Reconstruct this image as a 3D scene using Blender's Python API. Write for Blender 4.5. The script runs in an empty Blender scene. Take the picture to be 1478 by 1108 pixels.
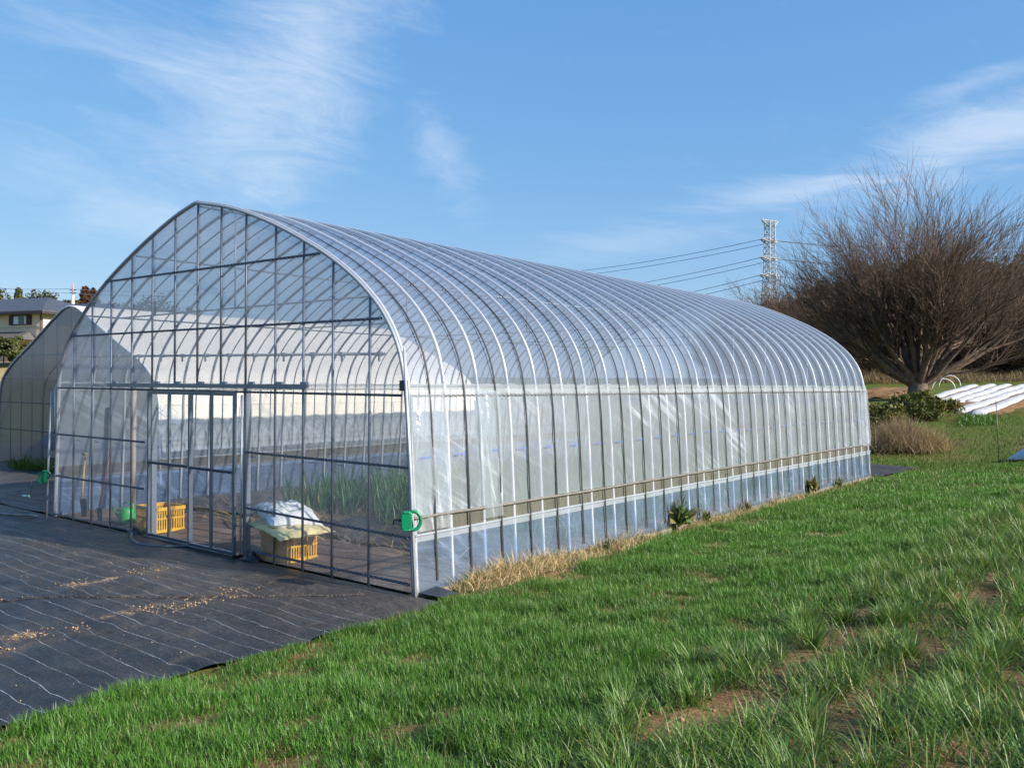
import bpy, math, random
import numpy as np
from mathutils import Vector, Matrix, noise as mnoise

R = math.radians
rng = np.random.default_rng(11)
random.seed(5)
S = bpy.context.scene
COL = S.collection

# ------------------------------------------------------------------ camera data (solved from the photograph)
CAM = np.array([5.79, -5.796, 1.997]); YAW = 0.6768; PIT = 0.0005; ROL = 0.0053; FPX = 1249.7
FWD = np.array([-math.sin(YAW), math.cos(YAW), 0.0]); RGT = np.array([math.cos(YAW), math.sin(YAW), 0.0])

def ground_z(x, y):
    """height of the land: flat pad, field raised to the east, land rising slowly outwards"""
    x = np.asarray(x, float); y = np.asarray(y, float)
    r = np.hypot(x + 2, y - 3)
    t = np.clip((x - 0.35) / 4.5, 0, 1)
    return 0.042 * np.clip(r - 16, 0, 66) + 0.36 * t * t * (3 - 2 * t)

def at(px, depth, py=None, z=None):
    """point of the place seen in direction px at a distance (depth) straight ahead; height from z or from py"""
    p = CAM + FWD * depth + RGT * (px - 739) / FPX * depth
    if py is not None:
        hor = 554 + 0.0053 * (px - 739)
        p[2] = CAM[2] + (hor - py) / FPX * depth
    elif z is not None:
        p[2] = z
    else:
        p[2] = float(ground_z(p[0], p[1]))
    return p

# ------------------------------------------------------------------ tagging
def tag(o, label=None, cat=None, group=None, kind=None):
    if label: o['label'] = label
    if cat: o['category'] = cat
    if group: o['group'] = group
    if kind: o['kind'] = kind
    return o

def empty(name, loc=(0, 0, 0), rz=0.0):
    o = bpy.data.objects.new(name, None); COL.objects.link(o)
    o.empty_display_size = 0.2
    o.location = loc; o.rotation_euler = (0, 0, rz)
    return o

def copy_tree(o, parent=None):
    c = o.copy(); COL.objects.link(c)
    if parent is not None:
        c.parent = parent
    for ch in list(o.children):
        copy_tree(ch, c)
    return c

def base_of(parent):
    v = Vector((0, 0, 0))
    while parent is not None:
        v += Vector(parent.location); parent = parent.parent
    return v

# ------------------------------------------------------------------ mesh builder
class MB:
    def __init__(s): s.v = []; s.f = []; s.n = 0
    def add(s, V, F):
        V = np.asarray(V, float).reshape(-1, 3)
        s.v.append(V); s.f.extend([tuple(int(i) + s.n for i in f) for f in F]); s.n += len(V); return s
    def box(s, a, b, M=None):
        (x0, y0, z0), (x1, y1, z1) = a, b
        V = np.array([(x0,y0,z0),(x1,y0,z0),(x1,y1,z0),(x0,y1,z0),(x0,y0,z1),(x1,y0,z1),(x1,y1,z1),(x0,y1,z1)], float)
        if M is not None: V = np.array([tuple(M @ Vector(v)) for v in V])
        return s.add(V, [(0,3,2,1),(4,5,6,7),(0,1,5,4),(1,2,6,5),(2,3,7,6),(3,0,4,7)])
    def tube(s, pts, r, k=6, caps=True):
        P = np.asarray(pts, float); n = len(P)
        rr = np.full(n, r) if np.isscalar(r) else np.asarray(r, float)
        T = np.gradient(P, axis=0); T /= np.linalg.norm(T, axis=1)[:, None] + 1e-12
        ref = np.array([0, 0, 1.0]) if abs(T[:, 2]).mean() < 0.8 else np.array([1.0, 0, 0])
        A = np.cross(T, ref); A /= np.linalg.norm(A, axis=1)[:, None] + 1e-9
        B = np.cross(T, A)
        th = np.arange(k) * 2 * math.pi / k
        V = P[:, None] + rr[:, None, None] * (np.cos(th)[None, :, None] * A[:, None] + np.sin(th)[None, :, None] * B[:, None])
        F = [(i*k+j, i*k+(j+1)%k, (i+1)*k+(j+1)%k, (i+1)*k+j) for i in range(n-1) for j in range(k)]
        if caps: F += [tuple(range(k))[::-1], tuple((n-1)*k + j for j in range(k))]
        return s.add(V, F)
    def lathe(s, prof, c=(0, 0, 0), k=20):
        th = np.arange(k) * 2 * math.pi / k
        V = [(c[0]+r*math.cos(t), c[1]+r*math.sin(t), c[2]+z) for r, z in prof for t in th]
        n = len(prof)
        F = [(i*k+j, i*k+(j+1)%k, (i+1)*k+(j+1)%k, (i+1)*k+j) for i in range(n-1) for j in range(k)]
        return s.add(V, F)
    def grid(s, V):
        """V: (a,b,3)"""
        a, b = V.shape[:2]
        F = [(i*b+j, i*b+j+1, (i+1)*b+j+1, (i+1)*b+j) for i in range(a-1) for j in range(b-1)]
        return s.add(V, F)
    def mesh(s, name):
        me = bpy.data.meshes.new(name)
        me.from_pydata(np.concatenate(s.v).tolist(), [], s.f); me.update(); return me
    def build(s, name, mat, parent=None, smooth=False, local=False):
        if parent is not None and not local:
            off = np.array(base_of(parent)); s.v = [v - off for v in s.v]
        o = link(name, s.mesh(name), mat, parent)
        if smooth: shade(o.data)
        return o

def shade(me):
    me.polygons.foreach_set('use_smooth', np.ones(len(me.polygons), bool))

def link(name, me, mat, parent=None):
    o = bpy.data.objects.new(name, me); COL.objects.link(o)
    if mat is not None: me.materials.append(mat)
    if parent is not None: o.parent = parent
    return o

def fast_mesh(name, V, quads=None, tris=None, cols=None, smooth=True):
    me = bpy.data.meshes.new(name)
    V = np.ascontiguousarray(V, np.float32)
    nq = 0 if quads is None else len(quads); nt = 0 if tris is None else len(tris)
    loops = np.concatenate([x.ravel() for x in (quads, tris) if x is not None and len(x)]).astype(np.int32)
    me.vertices.add(len(V)); me.vertices.foreach_set('co', V.ravel())
    me.loops.add(len(loops)); me.loops.foreach_set('vertex_index', loops)
    me.polygons.add(nq + nt)
    st = np.concatenate([np.arange(nq) * 4, nq * 4 + np.arange(nt) * 3]).astype(np.int32)
    me.polygons.foreach_set('loop_start', st)
    me.update(calc_edges=True)
    if smooth: shade(me)
    if cols is not None:
        a = me.color_attributes.new('Col', 'FLOAT_COLOR', 'POINT')
        a.data.foreach_set('color', np.ascontiguousarray(np.c_[cols, np.ones(len(cols))], np.float32).ravel())
    me.validate()
    return me

def blades(base, h, w, az, lean, curl, seg=3, face=None):
    """curved tapering leaf blades. all arrays of N. returns V,quads,tris, index per vert"""
    N = len(base)
    D = np.stack([np.cos(az), np.sin(az), np.zeros(N)], 1)
    fa = az + math.pi / 2 if face is None else face
    W = np.stack([np.cos(fa), np.sin(fa), np.zeros(N)], 1)
    rows = []
    p = base.copy(); ang = lean.copy()
    for i in range(seg + 1):
        t = i / seg
        ww = w * (1 - t ** 1.8) * (0.75 + 0.5 * t if t < .5 else 1.0)
        if i < seg:
            rows.append(np.stack([p - W * ww[:, None] * .5, p + W * ww[:, None] * .5], 1))
        else:
            rows.append(p[:, None])
        st = h / seg
        p = p + D * (np.sin(ang) * st)[:, None] + np.array([0, 0, 1.0]) * (np.cos(ang) * st)[:, None]
        ang = ang + curl / seg
    V = np.concatenate(rows, 1)
    k = 2 * seg + 1
    o = np.arange(N)[:, None] * k
    q = [np.concatenate([o + 2*i, o + 2*i+1, o + 2*i+3, o + 2*i+2], 1) for i in range(seg - 1)]
    quads = np.concatenate(q) if q else np.zeros((0, 4), int)
    tris = np.concatenate([o + 2*seg-2, o + 2*seg-1, o + 2*seg], 1)
    return V.reshape(-1, 3), quads, tris, k

def fbm(x, y, s, seed=0.0, oct=3):
    out = np.zeros(len(x)); a = 1.0; tot = 0
    for i in range(oct):
        out += a * np.array([mnoise.noise((float(u), float(v), seed + i * 7.3)) for u, v in zip(x * s, y * s)])
        tot += a; a *= .5; s *= 2.1
    return out / tot

class NoiseGrid:
    """cheap tiling value noise, vectorised"""
    def __init__(s, seed): s.g = np.random.default_rng(seed).random((256, 256))
    def __call__(s, x, y, sc):
        x = np.asarray(x) * sc + 100; y = np.asarray(y) * sc + 100
        i = np.floor(x).astype(int); j = np.floor(y).astype(int)
        u = x - i; v = y - j; u = u*u*(3-2*u); v = v*v*(3-2*v)
        g = lambda a, b: s.g[a % 256, b % 256]
        return (g(i,j)*(1-u)+g(i+1,j)*u)*(1-v) + (g(i,j+1)*(1-u)+g(i+1,j+1)*u)*v
NG = NoiseGrid(3)

# ------------------------------------------------------------------ materials
class NT:
    def __init__(s, name):
        s.m = bpy.data.materials.new(name); s.m.use_nodes = True
        s.t = s.m.node_tree; s.t.nodes.clear()
        s.out = s.n('ShaderNodeOutputMaterial')
    def n(s, typ, **kw):
        nd = s.t.nodes.new(typ)
        for k, v in kw.items(): setattr(nd, k, v)
        return nd
    def l(s, a, b): s.t.links.new(a, b)
    def coord(s, kind='Object', scale=(1, 1, 1), rot=(0, 0, 0)):
        c = s.n('ShaderNodeTexCoord'); m = s.n('ShaderNodeMapping')
        if any(rot):
            m0 = s.n('ShaderNodeMapping'); m0.inputs['Rotation'].default_value = rot
            m.inputs['Scale'].default_value = scale
            s.l(c.outputs[kind], m0.inputs['Vector']); s.l(m0.outputs[0], m.inputs['Vector']); return m.outputs[0]
        m.inputs['Scale'].default_value = scale; m.inputs['Rotation'].default_value = rot
        s.l(c.outputs[kind], m.inputs['Vector']); return m.outputs[0]
    def noise(s, vec, scale, detail=4, rough=.55, dist=0):
        n = s.n('ShaderNodeTexNoise'); n.inputs['Scale'].default_value = scale
        n.inputs['Detail'].default_value = detail; n.inputs['Roughness'].default_value = rough
        n.inputs['Distortion'].default_value = dist
        s.l(vec, n.inputs['Vector']); return n.outputs['Fac']
    def ramp(s, fac, stops, interp='LINEAR'):
        r = s.n('ShaderNodeValToRGB'); r.color_ramp.interpolation = interp
        e = r.color_ramp.elements
        while len(e) < len(stops): e.new(.5)
        for el, (p, c) in zip(e, stops):
            el.position = p; el.color = (*c, 1) if len(c) == 3 else c
        s.l(fac, r.inputs[0]); return r.outputs[0]
    def math(s, op, a, b=None, c=None, clamp=False):
        m = s.n('ShaderNodeMath', operation=op); m.use_clamp = clamp
        for i, x in enumerate((a, b, c)):
            if x is None: continue
            if isinstance(x, (int, float)): m.inputs[i].default_value = x
            else: s.l(x, m.inputs[i])
        return m.outputs[0]
    def mixc(s, fac, a, b, mode='MIX'):
        m = s.n('ShaderNodeMix', data_type='RGBA', blend_type=mode)
        for i, x in ((0, fac), (6, a), (7, b)):
            if isinstance(x, (int, float)): m.inputs[i].default_value = x
            elif isinstance(x, tuple): m.inputs[i].default_value = (*x, 1)
            else: s.l(x, m.inputs[i])
        return m.outputs[2]
    def mixs(s, fac, a, b):
        m = s.n('ShaderNodeMixShader')
        if isinstance(fac, (int, float)): m.inputs[0].default_value = fac
        else: s.l(fac, m.inputs[0])
        s.l(a, m.inputs[1]); s.l(b, m.inputs[2]); return m.outputs[0]
    def bump(s, h, strength=.3, dist=.02):
        b = s.n('ShaderNodeBump'); b.inputs['Strength'].default_value = strength; b.inputs['Distance'].default_value = dist
        s.l(h, b.inputs['Height']); return b.outputs[0]
    def prin(s, col, rough=.6, metal=0, spec=.5, normal=None, **kw):
        p = s.n('ShaderNodeBsdfPrincipled')
        if isinstance(col, tuple): p.inputs['Base Color'].default_value = (*col, 1)
        else: s.l(col, p.inputs['Base Color'])
        if isinstance(rough, (int, float)): p.inputs['Roughness'].default_value = rough
        else: s.l(rough, p.inputs['Roughness'])
        p.inputs['Metallic'].default_value = metal; p.inputs['Specular IOR Level'].default_value = spec
        if normal is not None: s.l(normal, p.inputs['Normal'])
        for k, v in kw.items(): p.inputs[k.replace('_', ' ')].default_value = v
        return p.outputs[0]
    def done(s, sh): s.l(sh, s.out.inputs[0]); return s.m

def simple(name, col, rough=.6, metal=0, var=.15, scale=8, spec=.5, bump=0, bscale=40):
    t = NT(name); v = t.coord()
    n = t.noise(v, scale)
    c = t.ramp(n, [(.3, tuple(x * (1 - var) for x in col)), (.7, tuple(min(1, x * (1 + var)) for x in col))])
    nr = t.bump(t.noise(v, bscale), bump) if bump else None
    return t.done(t.prin(c, rough, metal, spec, nr))

def film(name, tint, haze, hcol, g0, g1, rough=.12, dirt=.5, dscale=3.0, bump=.25, bscale=(6, 6, 6), streak=None, trans=.5):
    """thin plastic: see-through, a share of it scattering (dust, haze), and a glossy skin stronger at grazing views"""
    t = NT(name)
    v = t.coord()
    tr = t.n('ShaderNodeBsdfTransparent'); tr.inputs[0].default_value = (*tint, 1)
    df = t.n('ShaderNodeBsdfDiffuse'); df.inputs[0].default_value = (*hcol, 1)
    tl = t.n('ShaderNodeBsdfTranslucent'); tl.inputs[0].default_value = (*hcol, 1)
    hz = t.mixs(trans, df.outputs[0], tl.outputs[0])
    nz = t.noise(v, dscale, 5, .6)
    f = t.math('MULTIPLY_ADD', nz, haze * dirt * 2, haze * (1 - dirt), clamp=True)
    bh = t.noise(t.coord(scale=bscale), 1.0, 3, .5, .4)
    if streak:
        for rot, sc, amt, lo, hi in streak:
            sv = t.noise(t.coord(scale=sc, rot=rot), 1.0, 3, .6, .5)
            st = t.n('ShaderNodeMapRange'); st.inputs[1].default_value = lo; st.inputs[2].default_value = hi
            t.l(sv, st.inputs[0])
            mk = t.n('ShaderNodeMapRange'); mk.inputs[1].default_value = .46; mk.inputs[2].default_value = .62
            t.l(t.noise(t.coord(scale=(.5, .5, .9)), 1.0, 2), mk.inputs[0])
            s2 = t.math('MULTIPLY', st.outputs[0], mk.outputs[0])
            f = t.math('MULTIPLY_ADD', s2, amt, f, clamp=True)
            bh = t.math('MULTIPLY_ADD', sv, .8, bh)
    nrm = t.bump(bh, bump, .02)
    t.l(nrm, df.inputs['Normal'])
    gl = t.n('ShaderNodeBsdfGlossy'); gl.inputs['Roughness'].default_value = rough
    t.l(nrm, gl.inputs['Normal'])
    lw = t.n('ShaderNodeLayerWeight'); lw.inputs[0].default_value = .5
    t.l(nrm, lw.inputs['Normal'])
    p = t.math('POWER', lw.outputs['Facing'], 3.0)
    gf = t.math('MULTIPLY_ADD', p, g1 - g0, g0, clamp=True)
    sh = t.mixs(f, tr.outputs[0], hz)
    sh = t.mixs(gf, sh, gl.outputs[0])
    return t.done(sh)

def leafy(name, trans=.35, rough=.5, spec=.3, gain=1.0):
    t = NT(name)
    a = t.n('ShaderNodeVertexColor'); a.layer_name = 'Col'
    p = t.prin(a.outputs[0], rough, 0, spec)
    tl = t.n('ShaderNodeBsdfTranslucent')
    c = t.mixc(1.0, a.outputs[0], (1.25*gain, 1.2*gain, .6*gain), 'MULTIPLY'); t.l(c, tl.inputs[0])
    return t.done(t.mixs(trans, p, tl.outputs[0]))

galv = simple('galvanised_pipe', (.25, .275, .31), .42, .45, .12, 25)
galv_lt = simple('bright_galvanised', (.40, .42, .45), .45, .25, .1, 25)
rail_dk = simple('clip_rail_dark', (.055, .062, .08), .5, .2, .3, 60)
zig_m = simple('coated_spring_wire', (.30, .33, .37), .5, .3, .2, 30)
strap_m = simple('black_strap', (.022, .022, .024), .6, 0, .25, 10)
alum = simple('aluminium_frame', (.20, .225, .26), .4, .6, .15, 15)
alum_lt = simple('pale_aluminium', (.62, .64, .64), .45, .3, .15, 15)
white_pl = simple('white_plastic', (.75, .76, .75), .45, 0, .08, 10)
pipe_wrap = simple('film_wrapped_pipe', (.145, .132, .115), .5, 0, .22, 9, bump=.4, bscale=60)
green_pl = simple('green_plastic', (.0, .17, .075), .35, 0, .12, 12)
green_can = simple('light_green_plastic', (.06, .42, .10), .4, 0, .12, 12)
t = NT('yellow_crate_plastic'); v = t.coord()
c = t.ramp(t.noise(v, 6, 3), [(.3, (.66, .34, .02)), (.7, (.84, .47, .04))])
c = t.mixc(t.ramp(t.noise(v, 9, 6, .7), [(.52, (0, 0, 0)), (.70, (.65, .65, .65))]), c, (.23, .15, .08))
yellow_pl = t.done(t.prin(c, .5, 0, .4))
wood_m = simple('pale_wood_handle', (.50, .35, .17), .6, 0, .2, 20)
redwood = simple('reddish_handle', (.20, .07, .05), .5, 0, .2, 20)
steel_dk = simple('dark_steel', (.07, .07, .075), .45, .7, .25, 20)
hose_m = simple('grey_hose', (.13, .135, .14), .45, 0, .2, 8)
black_pl = simple('black_plastic', (.012, .012, .013), .4, 0, .3, 9)
blueink = simple('blue_ink', (.06, .13, .46), .6, 0, .2, 30)
ink_dk = simple('faded_navy_ink', (.10, .14, .26), .6, 0, .2, 30)
bark = simple('grey_brown_bark', (.135, .105, .078), .9, 0, .45, 3, .1, .6, 14)
twig_m = simple('twig_bark', (.118, .082, .062), .85, 0, .35, 1.2, .15)
bark_far = simple('brown_bark', (.105, .074, .052), .9, 0, .4, .9, .1)
wire_m = simple('power_cable', (.14, .17, .23), .6, .2, .1, 1)
pylon_m = simple('pale_painted_steel', (.36, .365, .37), .6, .1, .1, 1)

roof_film = film('roof_film', (.78, .82, .89), .29, (.52, .57, .66), .06, .66, .16, .35, 1.3, .30, (.8, 3.0, .8))
front_film = film('front_film', (.92, .925, .93), .21, (.68, .70, .74), .06, .45, .10, .55, 1.1, .12, (3, 3, 1.5))
gable_m = film('gable_film', (.91, .92, .93), .31, (.80, .81, .82), .06, .45, .12, .12, .7, .15, (3, 3, 1.5))
side_film = film('side_film', (.88, .90, .92), .36, (.66, .71, .79), .03, .40, .2, .22, 1.0, .5, (3, 3, 1.2),
                 streak=[((R(4), 0, 0), (1, 8, .8), .14, .54, .7), ((R(30), 0, 0), (1, .6, 9), .42, .50, .66), ((R(-50), 0, 0), (1, .9, 13), .14, .57, .70)])
skirt_film = film('skirt_film', (.74, .83, .95), .28, (.47, .62, .88), .07, .6, .12, .85, 1.6, .5, (2, 5, 2),
                  streak=[((R(40), 0, 0), (1, 1.0, 10), .30, .55, .72), ((R(4), 0, 0), (1, .5, 8), .2, .56, .72)])
flap_film = film('loose_film_flap', (.88, .92, .95), .24, (.82, .88, .94), .05, .4, .2, .4, 2.0, .7, (4, 9, 1.5),
                 streak=[((R(-8), 0, 0), (1, 16, 1.0), .5, .52, .70), ((R(36), 0, 0), (1, 1.4, 11), .4, .55, .72)])
door_film = film('door_film', (.88, .91, .94), .07, (.62, .68, .78), .05, .4, .08, .5, 2.5, .1, (2, 2, 1))
white_film = film('white_roof_film', (.9, .88, .84), .96, (.84, .76, .64), .02, .10, .4, .03, .8, .1, (2, 2, 2), trans=.12)
grey_film = film('weathered_clear_film', (.44, .50, .58), .24, (.30, .37, .48), .05, .4, .15, .4, 1.2, .2, (2, 2, 1))

# ------------------------------------------------------------------ world, sun
SUN_EL, SUN_AZ = R(27.5), math.atan2(.97, .20)     # azimuth measured from +Y towards +X
W = bpy.data.worlds.new('World'); S.world = W; W.use_nodes = True
wt = W.node_tree; wt.nodes.clear()
def wn(t, **k):
    n = wt.nodes.new(t)
    for a, b in k.items(): setattr(n, a, b)
    return n
def wl(a, b): wt.links.new(a, b)
def wmath(op, a, b=None, c=None, clamp=False):
    m = wn('ShaderNodeMath', operation=op); m.use_clamp = clamp
    for i, x in enumerate((a, b, c)):
        if x is None: continue
        if isinstance(x, (int, float)): m.inputs[i].default_value = x
        else: wl(x, m.inputs[i])
    return m.outputs[0]
sky = wn('ShaderNodeTexSky', sky_type='NISHITA'); sky.sun_disc = False
sky.sun_elevation = SUN_EL; sky.sun_rotation = SUN_AZ
sky.air_density = 1.0; sky.dust_density = 0.4; sky.ozone_density = 2.5; sky.altitude = 50
tc = wn('ShaderNodeTexCoord')
def vdot(v):
    d = wn('ShaderNodeVectorMath', operation='DOT_PRODUCT'); wl(tc.outputs['Generated'], d.inputs[0]); d.inputs[1].default_value = v
    return d.outputs['Value']
def direction(px, py):
    hor = 554
    d = FWD + RGT * (px - 739) / FPX + np.array([0, 0, 1]) * (hor - py) / FPX
    return d / np.linalg.norm(d)
def cloud(px, py, ang, la, lb, sa, sb, seed, lo, hi, amt):
    """a wisp of cirrus in one part of the sky: la, lb half lengths (in units of 1250 = 45 deg), grain sa, sb"""
    c = direction(px, py); up = np.array([0, 0, 1.0])
    r = np.cross(c, up); r /= np.linalg.norm(r); u = np.cross(r, c)
    a_ = math.cos(R(ang)) * r + math.sin(R(ang)) * u; b_ = -math.sin(R(ang)) * r + math.cos(R(ang)) * u
    dc = wmath('MAXIMUM', vdot(tuple(c)), .05)
    A = wmath('DIVIDE', vdot(tuple(a_)), dc); B = wmath('DIVIDE', vdot(tuple(b_)), dc)
    front = wmath('GREATER_THAN', vdot(tuple(c)), .3)
    e = wmath('SUBTRACT', 1.0, wmath('SQRT', wmath('ADD', wmath('POWER', wmath('DIVIDE', A, la/1250), 2), wmath('POWER', wmath('DIVIDE', B, lb/1250), 2))), clamp=True)
    cb = wn('ShaderNodeCombineXYZ'); gr_ = math.cos(R(-7)) * r + math.sin(R(-7)) * u; gu_ = -math.sin(R(-7)) * r + math.cos(R(-7)) * u
    wl(wmath('MULTIPLY', wmath('DIVIDE', vdot(tuple(gr_)), dc), sa * 1.2), cb.inputs[0]); wl(wmath('MULTIPLY', wmath('DIVIDE', vdot(tuple(gu_)), dc), sb * 1.5), cb.inputs[1]); cb.inputs[2].default_value = seed
    n = wn('ShaderNodeTexNoise'); n.inputs['Scale'].default_value = 1; n.inputs['Detail'].default_value = 9; n.inputs['Roughness'].default_value = .66; n.inputs['Distortion'].default_value = .9
    wl(cb.outputs[0], n.inputs['Vector'])
    m = wn('ShaderNodeMapRange'); m.interpolation_type = 'SMOOTHSTEP'
    m.inputs[1].default_value = lo; m.inputs[2].default_value = hi
    wl(wmath('MULTIPLY_ADD', e, .75, wmath('MULTIPLY_ADD', n.outputs[0], 1.25, -.50)), m.inputs[0])
    return wmath('MULTIPLY', wmath('MULTIPLY', m.outputs[0], amt), front)
cl = None
for args in [(440, 60, 62, 340, 170, 5, 14, 1.0, .25, 1.1, .46), (330, 190, 52, 320, 210, 6, 16, 3.0, .25, 1.15, .36),
             (640, 230, -62, 125, 60, 8, 14, 8.0, .25, 1.1, .34), (180, 60, -12, 330, 80, 4, 22, 5.0, .3, 1.0, .24),
             (1420, 195, 14, 330, 85, 5, 18, 11.0, .28, 1.0, .52), (1130, 275, 4, 260, 40, 5, 24, 14.0, .3, 1.0, .36),
             (1390, 120, 12, 130, 26, 8, 22, 21.0, .28, 1.0, .28), (240, 330, -20, 420, 90, 4, 14, 25.0, .3, 1.0, .30), (900, 350, 8, 330, 46, 5, 20, 31.0, .3, 1.0, .2)]:
    c1 = cloud(*args)
    cl = c1 if cl is None else wmath('ADD', cl, c1, clamp=True)
hsv = wn('ShaderNodeHueSaturation'); hsv.inputs['Saturation'].default_value = 1.22; hsv.inputs['Value'].default_value = 1.25
wl(sky.outputs[0], hsv.inputs['Color'])
# soften the range of the clear sky between zenith and horizon
sx = wn('ShaderNodeSeparateColor'); wl(hsv.outputs[0], sx.inputs[0]); cx_ = wn('ShaderNodeCombineColor')
for i_, (k_, g_) in enumerate(((.95, .58), (1.47, .45), (2.83, .25))):
    wl(wmath('MULTIPLY', wmath('POWER', wmath('MAXIMUM', sx.outputs[i_], .0001), g_), k_), cx_.inputs[i_])
mx = wn('ShaderNodeMix', data_type='RGBA'); wl(cl, mx.inputs[0]); wl(cx_.outputs[0], mx.inputs[6]); mx.inputs[7].default_value = (4.6, 5.1, 5.7, 1)
bg = wn('ShaderNodeBackground'); bg.inputs['Strength'].default_value = 0.093
wl(mx.outputs[2], bg.inputs[0]); wo = wn('ShaderNodeOutputWorld'); wl(bg.outputs[0], wo.inputs[0])

sl = bpy.data.lights.new('sun', 'SUN'); sl.energy = 4.9; sl.angle = R(.53); sl.color = (1, .93, .82)
so = bpy.data.objects.new('sun', sl); COL.objects.link(so)
sd = Vector((math.sin(SUN_AZ) * math.cos(SUN_EL), math.cos(SUN_AZ) * math.cos(SUN_EL), math.sin(SUN_EL)))
so.rotation_euler = sd.to_track_quat('Z', 'Y').to_euler(); so.location = (20, 5, 30)

# ------------------------------------------------------------------ land
def sheet_grid(xs, ys, zf):
    X, Y = np.meshgrid(xs, ys, indexing='ij')
    return np.stack([X, Y, zf(X, Y)], 2)
def spaced(lo, hi, near, step, grow=1.18):
    a = [near]; s = step
    while a[-1] < hi: a.append(a[-1] + s); s *= grow
    b = [near]; s = step
    while b[-1] > lo: b.append(b[-1] - s); s *= grow
    return np.array(sorted(set(b[1:] + a)))
def core(lo, hi, step, far, grow=1.2):
    m = np.arange(lo, hi, step)
    return np.concatenate([-(-spaced(-far, lo, lo, step, grow)[:-1]) if False else spaced(-far, lo + .001, lo, step, grow)[:-2], m, spaced(hi, far, hi, step, grow)])
t = NT('meadow'); v = t.coord()
n1 = t.noise(v, .35, 5, .6); n2 = t.noise(v, 9, 6, .7); n3 = t.noise(v, .06, 3)
c = t.ramp(n1, [(.32, (.115, .085, .036)), (.47, (.085, .115, .022)), (.62, (.066, .125, .018))])
c2 = t.ramp(n2, [(.3, (.5, .5, .5)), (.7, (1.35, 1.3, 1.2))])
c = t.mixc(1, c, c2, 'MULTIPLY')
c = t.mixc(t.ramp(n3, [(.5, (0, 0, 0)), (.65, (.6, .6, .6))]), c, (.17, .12, .06))
meadow = t.done(t.prin(c, .9, 0, .1, t.bump(n2, .9, .05)))
gx = core(-30, 20, .5, 2500); gy = core(-14, 75, .5, 2500)
g = MB().grid(sheet_grid(gx, gy, lambda X, Y: ground_z(X, Y) - .03 + .05 * (NG(X, Y, .5) - .5) * (np.hypot(X, Y - 20) > 12) * 2 * (Y > 15.5)))
tag(g.build('ground', meadow, smooth=True), kind='structure')

# field soil under the young cereal
FX0 = .30
t = NT('field_soil'); v = t.coord()
n1 = t.noise(v, 2.2, 6, .65); n2 = t.noise(v, 28, 6, .7)
c = t.ramp(n1, [(.3, (.17, .095, .045)), (.55, (.27, .165, .085)), (.75, (.34, .22, .12))])
c = t.mixc(1, c, t.ramp(n2, [(.3, (.6, .6, .6)), (.7, (1.2, 1.2, 1.2))]), 'MULTIPLY')
soil_m = t.done(t.prin(c, .95, 0, .1, t.bump(t.math('ADD', n1, n2), .8, .05)))
def field_end(x): return 15.0 + np.clip(x, 0, 5) * 1.1
def field_z(X, Y): return ground_z(X, Y) + .0 + .05 * (NG(X, Y, 1.2) - .3) + .035 * (NG(X, Y, 5) - .5)
xs = np.arange(FX0, 11.0, .07); ys = np.linspace(0, 1, 330)
X, T_ = np.meshgrid(xs, ys, indexing='ij'); Y = -9 + T_ * (field_end(X) + 9)
Z = field_z(X, Y) + .0
Z[0] -= .1
MBf = MB().grid(np.stack([X, Y, Z], 2)); tag(MBf.build('field_soil', soil_m, smooth=True), kind='structure')

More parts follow.
